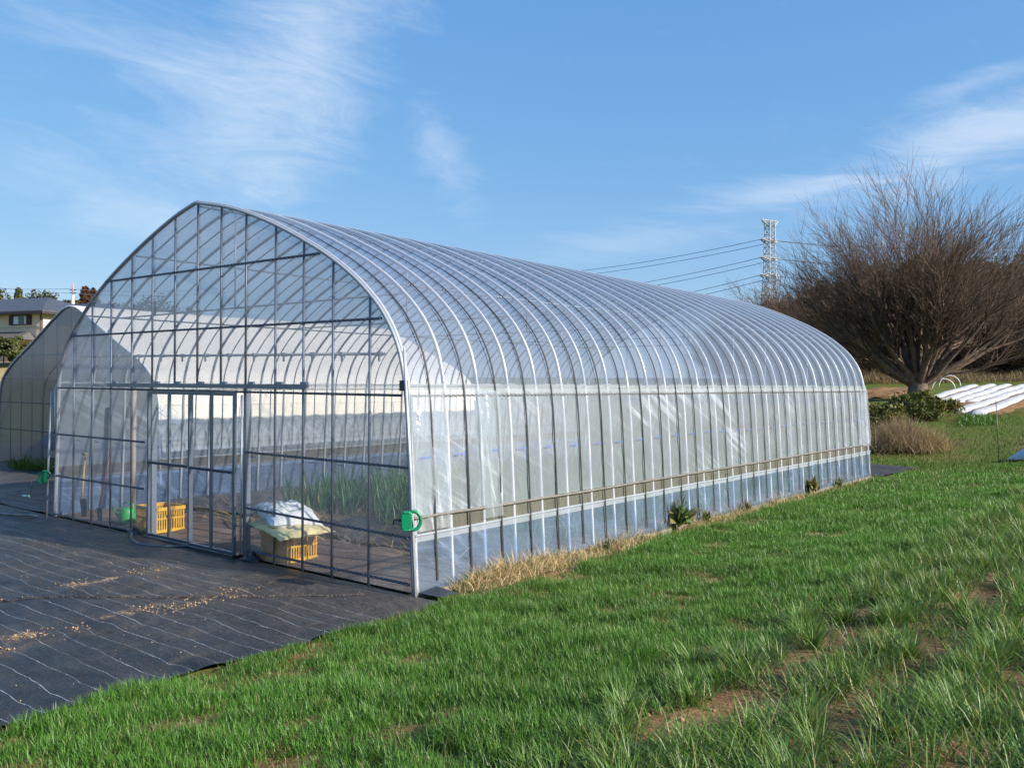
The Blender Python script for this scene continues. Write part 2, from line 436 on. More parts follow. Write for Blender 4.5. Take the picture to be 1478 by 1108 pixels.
# young cereal blades
BARE = [(3.85,-2.0,.24,.36),(3.98,-1.5,.27,.45),(4.40,-1.3,.20,.32),(3.02,-2.85,.26,.16),(3.42,-.5,.12,.22),(5.0,-.3,.17,.34),(4.9,1.0,.15,.32),(4.38,.15,.14,.36),(3.8,.8,.13,.3),(5.5,.9,.2,.4),(4.0,2.4,.1,.3),(4.95,3.0,.14,.4),(2.3,-3.4,.2,.12),(1.9,-1.0,.12,.08),(2.75,-3.3,.16,.1)]
def bare_keep(x, y):
    k = np.ones(len(x), bool)
    for bx, by, rx, ry in BARE:
        d = ((x - bx) / (rx * .62)) ** 2 + ((y - by) / (ry * .62)) ** 2
        k &= ~((d < 1.25 * (.5 + NG(x, y, 7))) & (rng.random(len(x)) < .93))
    return k
def field_blades():
    out = []
    def zone(n, y0, y1, hh, ww, seg):
        x = rng.uniform(FX0 + .02, 9.5, n); y = rng.uniform(y0, y1, n)
        # keep what the lens could reach from near the camera
        d = np.stack([x - CAM[0], y - CAM[1]], 1)
        dep = d @ FWD[:2]; lat = d @ RGT[:2]
        ok = (dep > 2.6) & (np.abs(lat) < dep * .68 + .8) & (y < field_end(x) + .25 * (NG(x, y, 2) - .5))
        ok &= x > FX0 + .16 + .22 * (NG(x * 0, y, 1.7) - .5) - .10 * np.clip(y / 4, 0, 1)
        x, y = x[ok], y[ok]
        rowzone = np.clip((x - 3.35 - .35 * (NG(x, y, .9) - .5)) / .35, 0, 1)
        rowph = np.cos((x - 3.62 + .10 * (NG(x, y, 1.1) - .5)) / .56 * 2 * math.pi)       # drilled rows 0.56 m apart
        cl = NG(x, y, 3.1) * .55 + NG(x + 9, y, 6.5) * .45
        dens = np.where(rowzone > .5, np.clip(0.50 + .45 * rowph + 2.6 * (cl - .48) + .35 * np.clip((y - 0) / 4, 0, 1), 0.03, 1.3), np.clip(1.0 + 2.0 * (cl - .45), .3, 1.3))
        bare = NG(x + 31, y * .55, .9)
        dens = np.where((rowzone <= .5) & (y < -1.2) & (bare > .88), dens * .3, dens)
        dens = np.where(rowzone > .5, np.where(y < 9, dens * np.where(y < 2, .26, .40), dens), dens)
        k = (rng.random(len(x)) < dens) & bare_keep(x, y)
        return x[k], y[k], rowzone[k], cl[k], hh, ww, seg
    for a in [(420000, -4.6, 0.0, 1.0, 1.0, 3), (330000, 0.0, 5.0, 1.0, 1.15, 3), (150000, 5.0, 10.5, 1.05, 1.7, 2), (110000, 10.5, 21, 1.05, 2.3, 2)]:
        x, y, rz, cl, hh, ww, seg = zone(*a)
        n = len(x)
        pt = NG(x + 77, y + 13, 1.3)
        h = (.052 + .058 * rng.random(n) + .10 * (cl - .5) + .05 * (pt - .5) + rz * (.06 + .10 * rng.random(n))) * hh
        w = (.0042 + .0022 * rng.random(n) + .0022 * rz) * ww
        az = rng.uniform(0, 2 * math.pi, n) 
        # clumps in the rows fan outwards
        lean = np.abs(rng.normal(.42, .32, n)) + rz * .15
        curl = rng.uniform(.2, 1.3, n) * (.7 + .5 * rz)
        base = np.stack([x, y, field_z(x, y) - .012], 1)
        V, q, tr, k = blades(base, h, w, az, lean, curl, seg, az + math.pi/2 + rng.normal(0, .5, n))
        u = rng.random(n); lf = NG(x + 5, y + 3, .45); sp = NG(x + 51, y, 2.2)
        g0 = 1.02 * np.stack([.050 + .036 * u + .036 * rz * u, .125 + .055 * u + .02 * lf + .02 * rz * u, .014 + .010 * u + .012 * rz * u], 1)
        g0 *= (.82 + .35 * sp)[:, None]
        pale = rng.random(n) < (.06 + .22 * rz); g0[pale] = np.array([.115, .165, .045]) * (.75 + .5 * u[pale, None])
        dry = rng.random(n) < (.012 + .05 * rz)
        g0[dry] = np.array([.30, .24, .11]) * (.7 + .5 * u[dry, None])
        cols = np.repeat(g0, k, 0)
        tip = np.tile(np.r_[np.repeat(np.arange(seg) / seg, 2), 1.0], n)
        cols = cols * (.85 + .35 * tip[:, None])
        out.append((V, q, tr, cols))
    # tussocks standing in the drilled rows: leaves fan out from each crown
    cx_, cy_ = [], []
    for kk in range(12):
        yy = np.arange(-4.6, 10.5, .145); cx_.append(3.62 + .56 * kk + rng.normal(0, .13, len(yy)) + .10 * np.sin(yy * 1.3 + kk)); cy_.append(yy + rng.normal(0, .07, len(yy)))
    cx_ = np.concatenate(cx_); cy_ = np.concatenate(cy_)
    d = np.stack([cx_ - CAM[0], cy_ - CAM[1]], 1); dep = d @ FWD[:2]; lat = d @ RGT[:2]
    ok = (dep > 2.6) & (np.abs(lat) < dep * .66 + .6) & (rng.random(len(cx_)) < .62 + .55 * NG(cx_, cy_, 1.4) - .12)
    ok &= bare_keep(cx_, cy_)
    cx_, cy_, dep = cx_[ok], cy_[ok], dep[ok]
    for lo_, hi_, nb, wf, seg in ((2.6, 7.5, 150, 1.0, 4), (7.5, 11, 95, 1.25, 3), (11, 40, 55, 1.8, 3)):
        s_ = (dep >= lo_) & (dep < hi_); m_ = int(s_.sum()); n = m_ * nb
        gx_, gy_ = np.repeat(cx_[s_], nb), np.repeat(cy_[s_], nb); sz = np.repeat(rng.uniform(.7, 1.25, m_), nb)
        r_ = np.abs(rng.normal(0, .055, n)) * sz; a_ = rng.uniform(0, 6.28, n)
        x, y = gx_ + r_ * np.cos(a_), gy_ + r_ * np.sin(a_)
        az = a_ + rng.normal(0, .5, n); lean = .10 + 5.0 * r_ + np.abs(rng.normal(0, .15, n))
        h = rng.uniform(.11, .24, n) * sz
        V, q, tr, k = blades(np.stack([x, y, field_z(x, y) - .012], 1), h, rng.uniform(.0045, .0085, n) * wf, az, lean, rng.uniform(.3, 1.5, n), seg, az + math.pi / 2 + rng.normal(0, .4, n))
        u = rng.random(n); tn = np.repeat(rng.uniform(.75, 1.2, m_), nb)
        g0 = 1.02 * np.stack([.064 + .050 * u, .142 + .060 * u, .018 + .018 * u], 1) * tn[:, None]
        pale = rng.random(n) < .16; g0[pale] = np.array([.15, .19, .065]) * (.75 + .5 * u[pale, None])
        dry = rng.random(n) < .04; g0[dry] = np.array([.32, .26, .13])
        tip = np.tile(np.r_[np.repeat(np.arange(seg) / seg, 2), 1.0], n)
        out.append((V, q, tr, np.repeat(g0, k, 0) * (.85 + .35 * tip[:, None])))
    off = 0; Vs = []; Q = []; Tn = []; C = []
    for V, q, tr, c in out:
        Vs.append(V); Q.append(q + off); Tn.append(tr + off); C.append(c); off += len(V)
    return np.concatenate(Vs), np.concatenate(Q), np.concatenate(Tn), np.concatenate(C)
cereal_m = leafy('cereal_leaf', .30, .48, .45)
V, q, tr, c = field_blades()
fo = link('young_cereal', fast_mesh('young_cereal', V, q, tr, c), cereal_m)
tag(fo, 'lush green young cereal covering the field beside the greenhouse', 'grass crop', kind='stuff')

# meadow tufts beyond the field
def tufts(n, fx, fy, hmin, hmax, w, colf, name, label, cat, mat, lean0=.25, seg=2, zf=ground_z, kind='stuff', curl=(.2, 1.2)):
    x = fx(n); y = fy(n)
    h = rng.uniform(hmin, hmax, n); az = rng.uniform(0, 2*math.pi, n)
    base = np.stack([x, y, zf(x, y) - .02], 1)
    V, q, tr, k = blades(base, h, np.full(n, w) * rng.uniform(.6, 1.3, n), az, np.abs(rng.normal(lean0, .3, n)), rng.uniform(*curl, n), seg, rng.uniform(0, 6.28, n))
    c = np.repeat(colf(n, x, y), k, 0)
    o = link(name, fast_mesh(name, V, q, tr, c), mat); tag(o, label, cat, kind=kind); return o
dry_m = leafy('dry_grass', .2, .7, .1)
def mcol(n, x, y):
    u = rng.random(n)[:, None]; s = (NG(x, y, .4))[:, None] > .55
    return np.where(s, np.array([[.16, .13, .055]]), np.array([[.075, .12, .022]])) * (.65 + .7 * u)
def mx_(n):
    return rng.uniform(-14, 9, n)
_my = {}
def my_(n):
    return 15.4 + rng.random(n) ** 1.5 * 24
def meadow_z(x, y): return ground_z(x, y) - .02
tufts(42000, lambda n: rng.uniform(-13, 4, n), my_, .04, .13, .02, mcol, 'mown_grass', 'short rough grass between the field and the white mulch strips', 'grass', leafy('meadow_leaf', .3, .6, .2), zf=lambda x, y: ground_z(x, y) - np.where((x < .3) & (y < 17.2), .3, .0))

# ------------------------------------------------------------------ black weed sheet with woven marker lines
def sheet_mat(name, lines=True):
    t = NT(name); v = t.coord()
    sep = t.n('ShaderNodeSeparateXYZ'); t.l(v, sep.inputs[0])
    x, y = sep.outputs[0], sep.outputs[1]
    n1 = t.noise(v, .9, 5, .6); n2 = t.noise(t.coord(scale=(1.5, .5, 1)), 1.6, 5, .65); n3 = t.noise(v, 30, 4)
    base = t.ramp(t.noise(t.coord(scale=(.8, 1.6, 1)), 3.0, 6, .7), [(.32, (.009, .0095, .012)), (.68, (.042, .043, .048))])
    dust = t.ramp(n2, [(.50, (0, 0, 0)), (.72, (.55, .55, .55))])
    c = t.mixc(dust, base, (.115, .088, .058))
    dr = t.n('ShaderNodeMapRange'); dr.inputs[1].default_value = -2.4; dr.inputs[2].default_value = -.5; dr.inputs[3].default_value = 0; dr.inputs[4].default_value = .55; t.l(y, dr.inputs[0])
    c = t.mixc(t.math('MULTIPLY', dr.outputs[0], t.noise(v, 1.1, 4)), c, (.125, .098, .070))
    # soil crumbs carried along two wheel tracks
    def band(cx, w):
        d = t.math('ABSOLUTE', t.math('SUBTRACT', t.math('MULTIPLY_ADD', t.noise(v, .8, 2), .7, x), cx + .35))
        m = t.n('ShaderNodeMapRange'); m.inputs[1].default_value = w; m.inputs[2].default_value = 0; t.l(d, m.inputs[0]); return m.outputs[0]
    b = t.math('MAXIMUM', band(-1.35, .36), band(-2.85, .42))
    b = t.math('MULTIPLY', b, t.math('LESS_THAN', y, -.9))
    pm = t.n('ShaderNodeMapRange'); pm.inputs[1].default_value = .42; pm.inputs[2].default_value = .60; t.l(t.noise(v, 1.5, 3, .6), pm.inputs[0])
    b = t.math('MULTIPLY', b, pm.outputs[0])
    crumb = t.n('ShaderNodeMapRange'); crumb.inputs[1].default_value = .62; crumb.inputs[2].default_value = .70
    t.l(t.math('MULTIPLY_ADD', b, .22, t.math('MULTIPLY_ADD', t.noise(t.coord(scale=(1.2, 2.2, 1)), 6.5, 6, .75), .75, .08)), crumb.inputs[0])
    c = t.mixc(t.math('MULTIPLY', crumb.outputs[0], b), c, (.34, .235, .135))
    c = t.mixc(t.math('MULTIPLY', b, .20), c, (.13, .10, .07))
    rough = t.ramp(n1, [(.3, (.27, .27, .27)), (.7, (.50, .50, .50))])
    if lines:
        wob = t.math('MULTIPLY_ADD', t.noise(t.coord(scale=(1, .12, 1)), 1.1, 3), .13, t.math('MULTIPLY', t.noise(t.coord(scale=(1, .3, 1)), 5.0, 2), .035))
        yy = t.math('ADD', y, wob)
        fr = t.math('ABSOLUTE', t.math('SUBTRACT', t.math('FRACT', t.math('DIVIDE', yy, .195)), .5))
        th = t.math('MULTIPLY_ADD', t.noise(v, 4, 2), .024, -.003)
        ln = t.math('LESS_THAN', fr, th)
        ln = t.math('MULTIPLY', ln, t.math('LESS_THAN', y, -.62))
        wear = t.ramp(t.noise(t.coord(scale=(.6, 3, 1)), 1.7, 3), [(.36, (.25, .25, .25)), (.5, (.9, .9, .9))])
        c = t.mixc(t.math('MULTIPLY', ln, wear), c, (.44, .46, .50))
    return t.done(t.prin(c, rough, 0, .45, t.bump(t.math('MULTIPLY_ADD', n3, .12, t.noise(t.coord(scale=(.7, 1.6, 1)), 4.0, 6, .7)), 1.0, .10)))
sheet_m = sheet_mat('woven_black_sheet'); sheet_plain = sheet_mat('plain_black_sheet', False)
def sheet_z(X, Y):
    z = .014 + .034 * (NG(X * .8, Y * 1.8, 1.6) - .35) + .024 * (NG(X * .7, Y * 1.5, 5.0) - .5)
    return ground_z(X, Y) + np.maximum(z, .004)
xs = np.arange(-22, .50, .055); ys = np.arange(-8.5, .001, .055)
Vg = sheet_grid(xs, ys, sheet_z)
edge = .42 + .10 * (NG(Vg[:, :, 1] * 0, Vg[:, :, 1], 1.3) - .5)
Vg[:, :, 0] = np.where(Vg[:, :, 0] > .3, .3 + (Vg[:, :, 0] - .3) / .2 * (edge - .3), Vg[:, :, 0])
Vg[:, -1, 2] = .006
m = MB().grid(Vg)
o = m.build('weed_sheet', sheet_m, smooth=True)
tag(o, 'black woven ground sheet with wavy white lines before the greenhouse', 'ground sheet')
m = MB().grid(sheet_grid(np.arange(-22, -7.60, .12), np.arange(.004, 3.0, .12), sheet_z))
m.grid(sheet_grid(np.arange(-9.9, -7.60, .12), np.arange(3.005, 15, .12), sheet_z))
tag(m.build('weed_sheet', sheet_plain, smooth=True), 'plain black ground sheet in the gap between the two greenhouses', 'ground sheet')
m = MB().grid(sheet_grid(np.arange(-7.2, .32, .12), np.arange(14.15, 17.1, .12), lambda X, Y: sheet_z(X, Y) + .01))
tag(m.build('weed_sheet', sheet_plain, smooth=True), 'small black ground sheet behind the far end of the greenhouse', 'ground sheet')
m = MB().grid(sheet_grid(np.arange(.02, .34, .06), np.arange(.004, .28, .06), lambda X, Y: sheet_z(X, Y) + .02))
tag(m.build('weed_sheet', black_pl, smooth=True), 'scrap of black plastic tucked round the near corner of the greenhouse', 'ground sheet')
# the fold that crosses the sheet
pts = np.array([(-3.4, -3.1), (-2.75, -2.57), (-2.2, -1.98), (-1.55, -1.38), (-.9, -.78), (-.4, -.3)])
tt = np.linspace(0, 5, 40); px = np.interp(tt, range(6), pts[:, 0]); py = np.interp(tt, range(6), pts[:, 1]) + .02 * np.sin(tt * 5)
fold = np.stack([px, py, sheet_z(px, py) + .004], 1)
m = MB().tube(fold, .011, 5)
fo_ = m.build('fold', sheet_plain, o, smooth=True)

# floor inside
t = NT('greenhouse_soil'); v = t.coord()
n1 = t.noise(v, 1.6, 6, .65); n2 = t.noise(v, 22, 6, .7)
c = t.ramp(n1, [(.3, (.17, .115, .08)), (.6, (.28, .20, .145)), (.8, (.38, .29, .20))])
c = t.mixc(1, c, t.ramp(n2, [(.3, (.6, .6, .6)), (.7, (1.2, 1.2, 1.2))]), 'MULTIPLY')
gsoil = t.done(t.prin(c, .95, 0, .1, t.bump(n2, .8, .04)))
m = MB().grid(sheet_grid(np.arange(-7.52, -.02, .1), np.arange(.03, 14.0, .1), lambda X, Y: .015 + .05 * NG(X, Y, 2.2) * np.clip((Y - .1) * 2, 0, 1) * np.clip((-.05 - X) * 3, 0, 1)))
tag(m.build('bed_soil', gsoil, smooth=True), kind='structure')
m = MB().grid(sheet_grid(np.arange(-17.5, -10.1, .25), np.arange(3.05, 12.2, .25), lambda X, Y: .015 + .05 * NG(X, Y, 2.2)))
tag(m.build('bed_soil', gsoil, smooth=True), kind='structure')
m = MB().grid(sheet_grid(np.arange(-3.6, -.25, .09), np.arange(1.35, 2.6, .09), lambda X, Y: .085 + .05 * NG(X * 1.3, Y, 2.4) - .04 * ((Y < 1.4) | (Y > 2.45))))
tag(m.build('weed_sheet', sheet_plain, smooth=True), 'crumpled dark sheet on the greenhouse floor before the leeks', 'ground sheet')
m = MB().grid(sheet_grid(np.arange(-7.3, -4.9, .09), np.arange(1.5, 13.5, .09), lambda X, Y: .09 + .04 * NG(X * 1.3, Y, 2.4)))
tag(m.build('weed_sheet', sheet_plain, smooth=True), 'long dark ground sheet along the left wall inside the greenhouse', 'ground sheet')

# ------------------------------------------------------------------ greenhouse
def spline(pts, n):
    P = np.asarray(pts, float); d = np.r_[0, np.cumsum(np.linalg.norm(np.diff(P, axis=0), axis=1))]
    s = np.linspace(0, d[-1], n); k = len(P)
    m = np.gradient(P, d, axis=0)
    out = []
    for q in s:
        i = min(np.searchsorted(d, q, 'right') - 1, k - 2); h = d[i+1] - d[i]; t = (q - d[i]) / h
        out.append((2*t**3-3*t**2+1)*P[i] + (t**3-2*t**2+t)*h*m[i] + (-2*t**3+3*t**2)*P[i+1] + (t**3-t**2)*h*m[i+1])
    return np.array(out)
HALF = [(3.78, 0), (3.745, .6), (3.71, 1.2), (3.67, 1.75), (3.63, 2.05), (3.55, 2.34), (3.36, 2.66), (3.04, 2.97), (2.61, 3.26), (2.08, 3.53), (1.5, 3.78), (.75, 4.03), (0, 4.19)]
HALF_SHADE = [(3.78, 0), (3.745, .6), (3.71, 1.2), (3.69, 1.75), (3.66, 2.06), (3.48, 2.46), (3.25, 2.70), (2.94, 2.95), (2.34, 3.32), (1.67, 3.635), (.97, 3.91), (.42, 4.09), (0, 4.19)]   # the far slope hangs straighter
hp = spline(HALF, 60); hps = spline(HALF_SHADE, 60)
FULL = np.concatenate([np.stack([-hps[:, 0], hps[:, 1]], 1), hp[::-1][1:]])       # left foot .. ridge .. right foot
CX = -3.78; LEN = 14.0
def arch_height(x, full=FULL, cx=CX):
    """height of the arch at x (upper branch)"""
    k = full[:, 1] > 0
    return np.interp(np.asarray(x) - cx, full[:, 0], full[:, 1])
def wall_u(z, full=hp):
    return np.interp(z, full[:, 1], full[:, 0])
def prof_offset(full, d):
    T = np.gradient(full, axis=0); T /= np.linalg.norm(T, axis=1)[:, None]
    N = np.stack([-T[:, 1], T[:, 0]], 1)
    return full + N * d                                 # N points outwards for a left-to-right profile over the top

gh = empty('greenhouse', (CX, 0, 0))
tag(gh, 'large clear plastic arched greenhouse with double doors and a ribbed roof', 'greenhouse')
def at_xz(full, y): return np.stack([full[:, 0] + CX, np.full(len(full), y), full[:, 1]], 1)
# ribs
rib = None
for k in range(29):
    y = min(k * .5, LEN)
    if rib is None:
        rib = MB().tube(at_xz(FULL, 0), .0205, 8).build('arch_rib', galv_lt, gh, smooth=True)
        rib.location.y = 0
    else:
        c_ = rib.copy(); COL.objects.link(c_); c_.parent = gh; c_.location.y = y
# front and back arch clip rails
for y, dy in ((-.022, -1), (LEN + .022, 1)):
    a = prof_offset(FULL, -.012)
    MB().tube(at_xz(a, y), .021, 6).build('gable_rail', galv_lt, gh, smooth=True)
# purlins
for u, z in ((0, 4.14), (-1.5, 3.67), (1.5, 3.74), (-2.9, 2.94), (2.9, 3.05), (-3.62, 1.97), (3.62, 1.97)):
    MB().tube([(CX + u, .02, z), (CX + u, LEN - .02, z)], .0125, 6).build('purlin', galv, gh, smooth=True)
# roof ties every six ribs, hanger and struts
for y in (.5, 3.5, 6.5, 9.5, 12.5):
    m = MB().tube([(CX - 2.92, y + .03, 2.94), (CX + 3.02, y + .03, 2.94)], .0125, 6)
    m.tube([(CX, y + .03, 2.94), (CX, y + .03, 4.12)], .011, 6)
    m.build('roof_tie', galv, gh, smooth=True)
# straps pressing the film between the ribs
so_ = prof_offset(FULL, .040)
k0 = np.argmax(so_[:, 1] > .06)
sp_ = so_[k0: len(so_) - k0]
w = .0105
def strap_mesh():
    P = at_xz(sp_, .25)
    sagf = np.clip((P[:, 2] - 1.95) / .5, 0, 1)
    Vv = np.stack([P + [0, -w, 0], P + [0, w, 0]], 1)
    P2 = at_xz(prof_offset(FULL, .034)[k0: len(so_) - k0], .25)
    V2 = np.stack([P2 + [0, -w, 0], P2 + [0, w, 0]], 1)
    sg = (sagf * .036)[:, None, None] * np.array([0, 0, -1])
    m = MB(); m.grid(Vv + sg); m.grid(V2 + sg); return m
st = strap_mesh().build('strap', strap_m, gh, smooth=True)
for k in range(1, 28):
    c_ = st.copy(); COL.objects.link(c_); c_.parent = gh; c_.location.y = .5 * k + rng.uniform(-.012, .012)
# roof film, pressed down by each strap
iz = np.where(FULL[:, 1] >= 1.93)[0]
pf = FULL[iz[0]: iz[-1] + 1]
d0 = np.linspace(0, 1, len(pf)); pfi = np.stack([np.interp(np.linspace(0, 1, 110), d0, pf[:, i]) for i in (0, 1)], 1)
ys = np.linspace(-.03, LEN + .03, 281)
Tn = np.gradient(pfi, axis=0); Tn /= np.linalg.norm(Tn, axis=1)[:, None]; Nn = np.stack([-Tn[:, 1], Tn[:, 0]], 1)
ph = np.abs(((ys / .5) % 1) - .5) * 2                  # 1 at a rib, 0 at a strap
upf = np.clip((pfi[:, 1] - 1.95) / .45, 0, 1)
bayf = rng.uniform(.55, 1.45, 30)[np.clip(((ys + .03) / .5).astype(int), 0, 29)]
off = .019 - .028 * bayf[None] * (1 - ph[None, :] ** .8) * upf[:, None]
off = off + .010 * (NG(np.arange(110)[:, None] * .3 + ys[None] * 0, ys[None] + np.zeros((110, 1)), 3.0) - .5) * (1 - ph[None, :]) * upf[:, None]
lowz = np.clip(1 - (pfi[:, 1] - 1.9) / .55, 0, 1)[:, None]
off = off + lowz * .022 * (NG(np.arange(110)[:, None] * .22 + ys[None] * 0, ys[None] * 5 + np.zeros((110, 1)), 1.0) - .5)
Vr = np.stack([pfi[:, None, 0] + Nn[:, None, 0] * off + CX, np.broadcast_to(ys, (110, 281)), pfi[:, None, 1] + Nn[:, None, 1] * off], 2)
MB().grid(Vr).build('roof_film', roof_film, gh, smooth=True)

# side curtains, skirts, rails, rolling pipes on both walls
for sgn in (1, -1):
    ux = lambda z: CX + sgn * wall_u(z)
    o_ = sgn * .019
    def wallgrid(y0, y1, z0, z1, ny, nz, amp, seed, sag=None, off=0.0):
        ys = np.linspace(y0, y1, ny); zs = np.linspace(z0, z1, nz)
        Yg, Zg = np.meshgrid(ys, zs, indexing='ij')
        n = NG(Yg * 1.0 + Zg * .6 + seed, Zg * 1.4, 3.0) - .5 + .7 * (NG(Yg * 2.2 - Zg * 1.2 + seed, Zg * .7 + 5, 4.0) - .5)
        pin = np.minimum(1, np.minimum((Zg - z0) / .08 + .15, (z1 - Zg) / .08 + .15))
        Xg = CX + sgn * (wall_u(Zg) + .019 + off + amp * n * pin)
        return np.stack([Xg, Yg, Zg], 2)
    MB().grid(wallgrid(-.01, LEN + .06, .74, 1.955, 360, 44, .016, 3 + sgn)).build('side_curtain', side_film, gh, smooth=True)
    MB().grid(wallgrid(-.01, LEN + .04, .0, .575, 300, 16, .016, 9 + sgn)).build('skirt_film', skirt_film, gh, smooth=True)
    MB().grid(wallgrid(.0, LEN, .56, .75, 200, 5, .006, 4 + sgn, off=-.012)).build('vent_net', film('vent_net', (.8, .77, .73), .40, (.43, .39, .34), .0, .05, .4, .2, 4, .2) if sgn == 1 else bpy.data.materials['vent_net'], gh, smooth=True)
    # white band over the eave, the sprung channel under it
    m = MB().grid(np.stack([np.stack([np.full(200, ux(z) + o_ + sgn * (.012 + .006 * math.sin(i * 9))), np.linspace(-.02, LEN + .05, 200), np.full(200, z) + .008 * rng.standard_normal(200)], 1) for i, z in enumerate((1.90, 1.93, 1.965, 2.0))], 0))
    m.build('eave_band', film('eave_band_film', (.9, .92, .94), .34, (.80, .82, .82), .05, .3, .25, .35, 6, .6, (5, 5, 5)) if sgn == 1 else bpy.data.materials['eave_band_film'], gh, smooth=True)
    m = MB().box((ux(1.885) + o_ + sgn * .004 - .006, -.02, 1.872), (ux(1.885) + o_ + sgn * .004 + .006, LEN + .03, 1.893))
    er = m.build('eave_rail', galv, gh)
    zy = np.arange(0, LEN, .035); zz = 1.8825 + .008 * np.where(np.arange(len(zy)) % 2, 1, -1)
    MB().tube(np.stack([np.full(len(zy), ux(1.885) + o_ + sgn * .013), zy, zz], 1), .0035, 4).build('spring_wire', simple('rusty_spring', (.13, .085, .05), .7, .3) if sgn == 1 else bpy.data.materials['rusty_spring'], er)
    # skirt top rail wrapped in film
    yy = np.linspace(-.02, LEN + .05, 240)
    MB().tube(np.stack([ux(.57) + o_ + sgn * .006 + 0 * yy, yy, .57 + .010 * (NG(yy, yy * 0, 1.2) - .5)], 1), .014, 6).build('skirt_rail', film('skirt_rail_wrap', (.9, .93, .95), .4, (.80, .83, .85), .06, .3, .3, .3, 8, .5, (6, 6, 6)) if sgn == 1 else bpy.data.materials['skirt_rail_wrap'], gh, smooth=True)
    MB().grid(wallgrid(-.01, LEN + .04, .505, .572, 200, 4, .006, 12 + sgn, off=.006)).build('skirt_band', bpy.data.materials['skirt_rail_wrap'], gh, smooth=True)
    # rolling pipe
    sagl = .73 + .016 * (NG(yy, yy * 0 + 4, .45) - .5) + .008 * (NG(yy, yy * 0 + 8, 2) - .5)
    MB().tube(np.stack([ux(.73) + o_ + sgn * .014 + 0 * yy, yy - .03, sagl], 1), .0155 + .003 * (NG(yy, yy * 0, 6) - .5), 8).build('roll_pipe', pipe_wrap, gh, smooth=True)
    # base board
    MB().box((ux(0) + sgn * .028 - .012, .05, -.02), (ux(0) + sgn * .028 + .012, LEN, .03)).build('base_board', simple('pale_board', (.20, .175, .14), .8, 0, .3, 5) if sgn == 1 else bpy.data.materials['pale_board'], gh)
# loose film ends on the sunny wall
def flap(y0, y1, z0, z1, off, seed):
    sgn = 1
    ny, nz = 60, 60
    Yg, Zg = np.meshgrid(np.linspace(y0, y1, ny), np.linspace(z0, z1, nz), indexing='ij')
    n = NG(Yg * 4 + seed + Zg * .5, Zg * .9, 3.0) - .5 + .6 * (NG(Yg * 7 - Zg, Zg + 3, 3.0) - .5)
    X = CX + wall_u(Zg) + .035 + off + .035 * n
    MB().grid(np.stack([X, Yg + .02 * (NG(Zg, Yg, 3) - .5), Zg], 2)).build('film_flap', flap_film, gh, smooth=True)
flap(-.015, .46, .60, 1.90, .01, 2.0)
flap(.95, 1.28, .62, 1.93, .014, 5.0)
flap(LEN - .5, LEN + .08, .70, 1.93, .012, 9.0)
# blue maker's print repeated along the curtain: unreadable small marks
def inkrow(bm, p0, ux_, uz_, n, h, gap, seed):
    r = random.Random(seed); x = 0
    for i in range(n):
        ww = h * r.uniform(.45, .8)
        a = p0 + ux_ * x
        for (c0, c1, d0_, d1_) in r.choice([((0, .25, 0, 1), (.25, 1, .8, 1)), ((0, 1, 0, .22), (.7, 1, .22, 1), (0, .3, .4, .8)), ((.35, .65, 0, 1), (0, .35, .7, .95)), ((0, .25, 0, 1), (.75, 1, 0, 1), (.25, .75, .4, .6))]):
            q = [a + ux_ * ww * c0 + uz_ * h * d0_, a + ux_ * ww * c1 + uz_ * h * d0_, a + ux_ * ww * c1 + uz_ * h * d1_, a + ux_ * ww * c0 + uz_ * h * d1_]
            bm.add(q, [(0, 1, 2, 3)])
        x += ww + gap * .25
for k in range(28):
    y0 = .06 + .5 * k
    bm = MB(); z = 1.285 + .012 * math.sin(k * .7)
    x = CX + wall_u(z) + .019 + .037
    inkrow(bm, np.array([x, y0, z]), np.array([0, 1, 0.]), np.array([0, 0, 1.]), 10, .019, .009, k % 3)
    bm.build('film_print', blueink, gh)
# front film
def gable(y, sgn):
    xs = np.unique(np.concatenate([np.linspace(CX - 3.76, CX + 3.76, 150), [-4.80, -2.735]]))
    top = lambda x: arch_height(x) - .005
    def panel(x0, x1, z0f, z1f, nz):
        xx = xs[(xs >= x0 - 1e-6) & (xs <= x1 + 1e-6)]
        V = []
        for x in xx:
            u = abs(x - CX)
            z0, z1 = z0f, min(z1f, top(x))
            zz = np.linspace(z0, max(z1, z0 + .001), nz)
            # keep inside the leaning walls
            lim = np.array([wall_u(q) for q in zz])
            xq = CX + np.sign(x - CX) * np.minimum(u, lim) if u > 3.4 else np.full(nz, x)
            yq = y + .005 * (NG(xq * 2, zz * .8, 2.0) - .5)
            V.append(np.stack([xq, yq, zz], 1))
        return np.array(V)
    return panel
pn = gable(-.006, -1)
MB().grid(pn(CX - 3.76, CX + 3.76, 1.885, 9, 50)).build('gable_film', gable_m, gh, smooth=True)
for x0, x1 in ((CX - 3.76, -4.80), (-2.735, CX + 3.76)):
    MB().grid(pn(x0, x1, .02, 1.885, 40)).build('front_film', front_film, gh, smooth=True)
pb = gable(LEN + .006, 1)
MB().grid(pb(CX - 3.76, CX + 3.76, .02, 9, 50)).build('back_film', film('back_film', (.80, .83, .88), .24, (.34, .38, .45), .06, .4, .12, .4, 1.5, .15, (2, 2, 1)), gh, smooth=True)
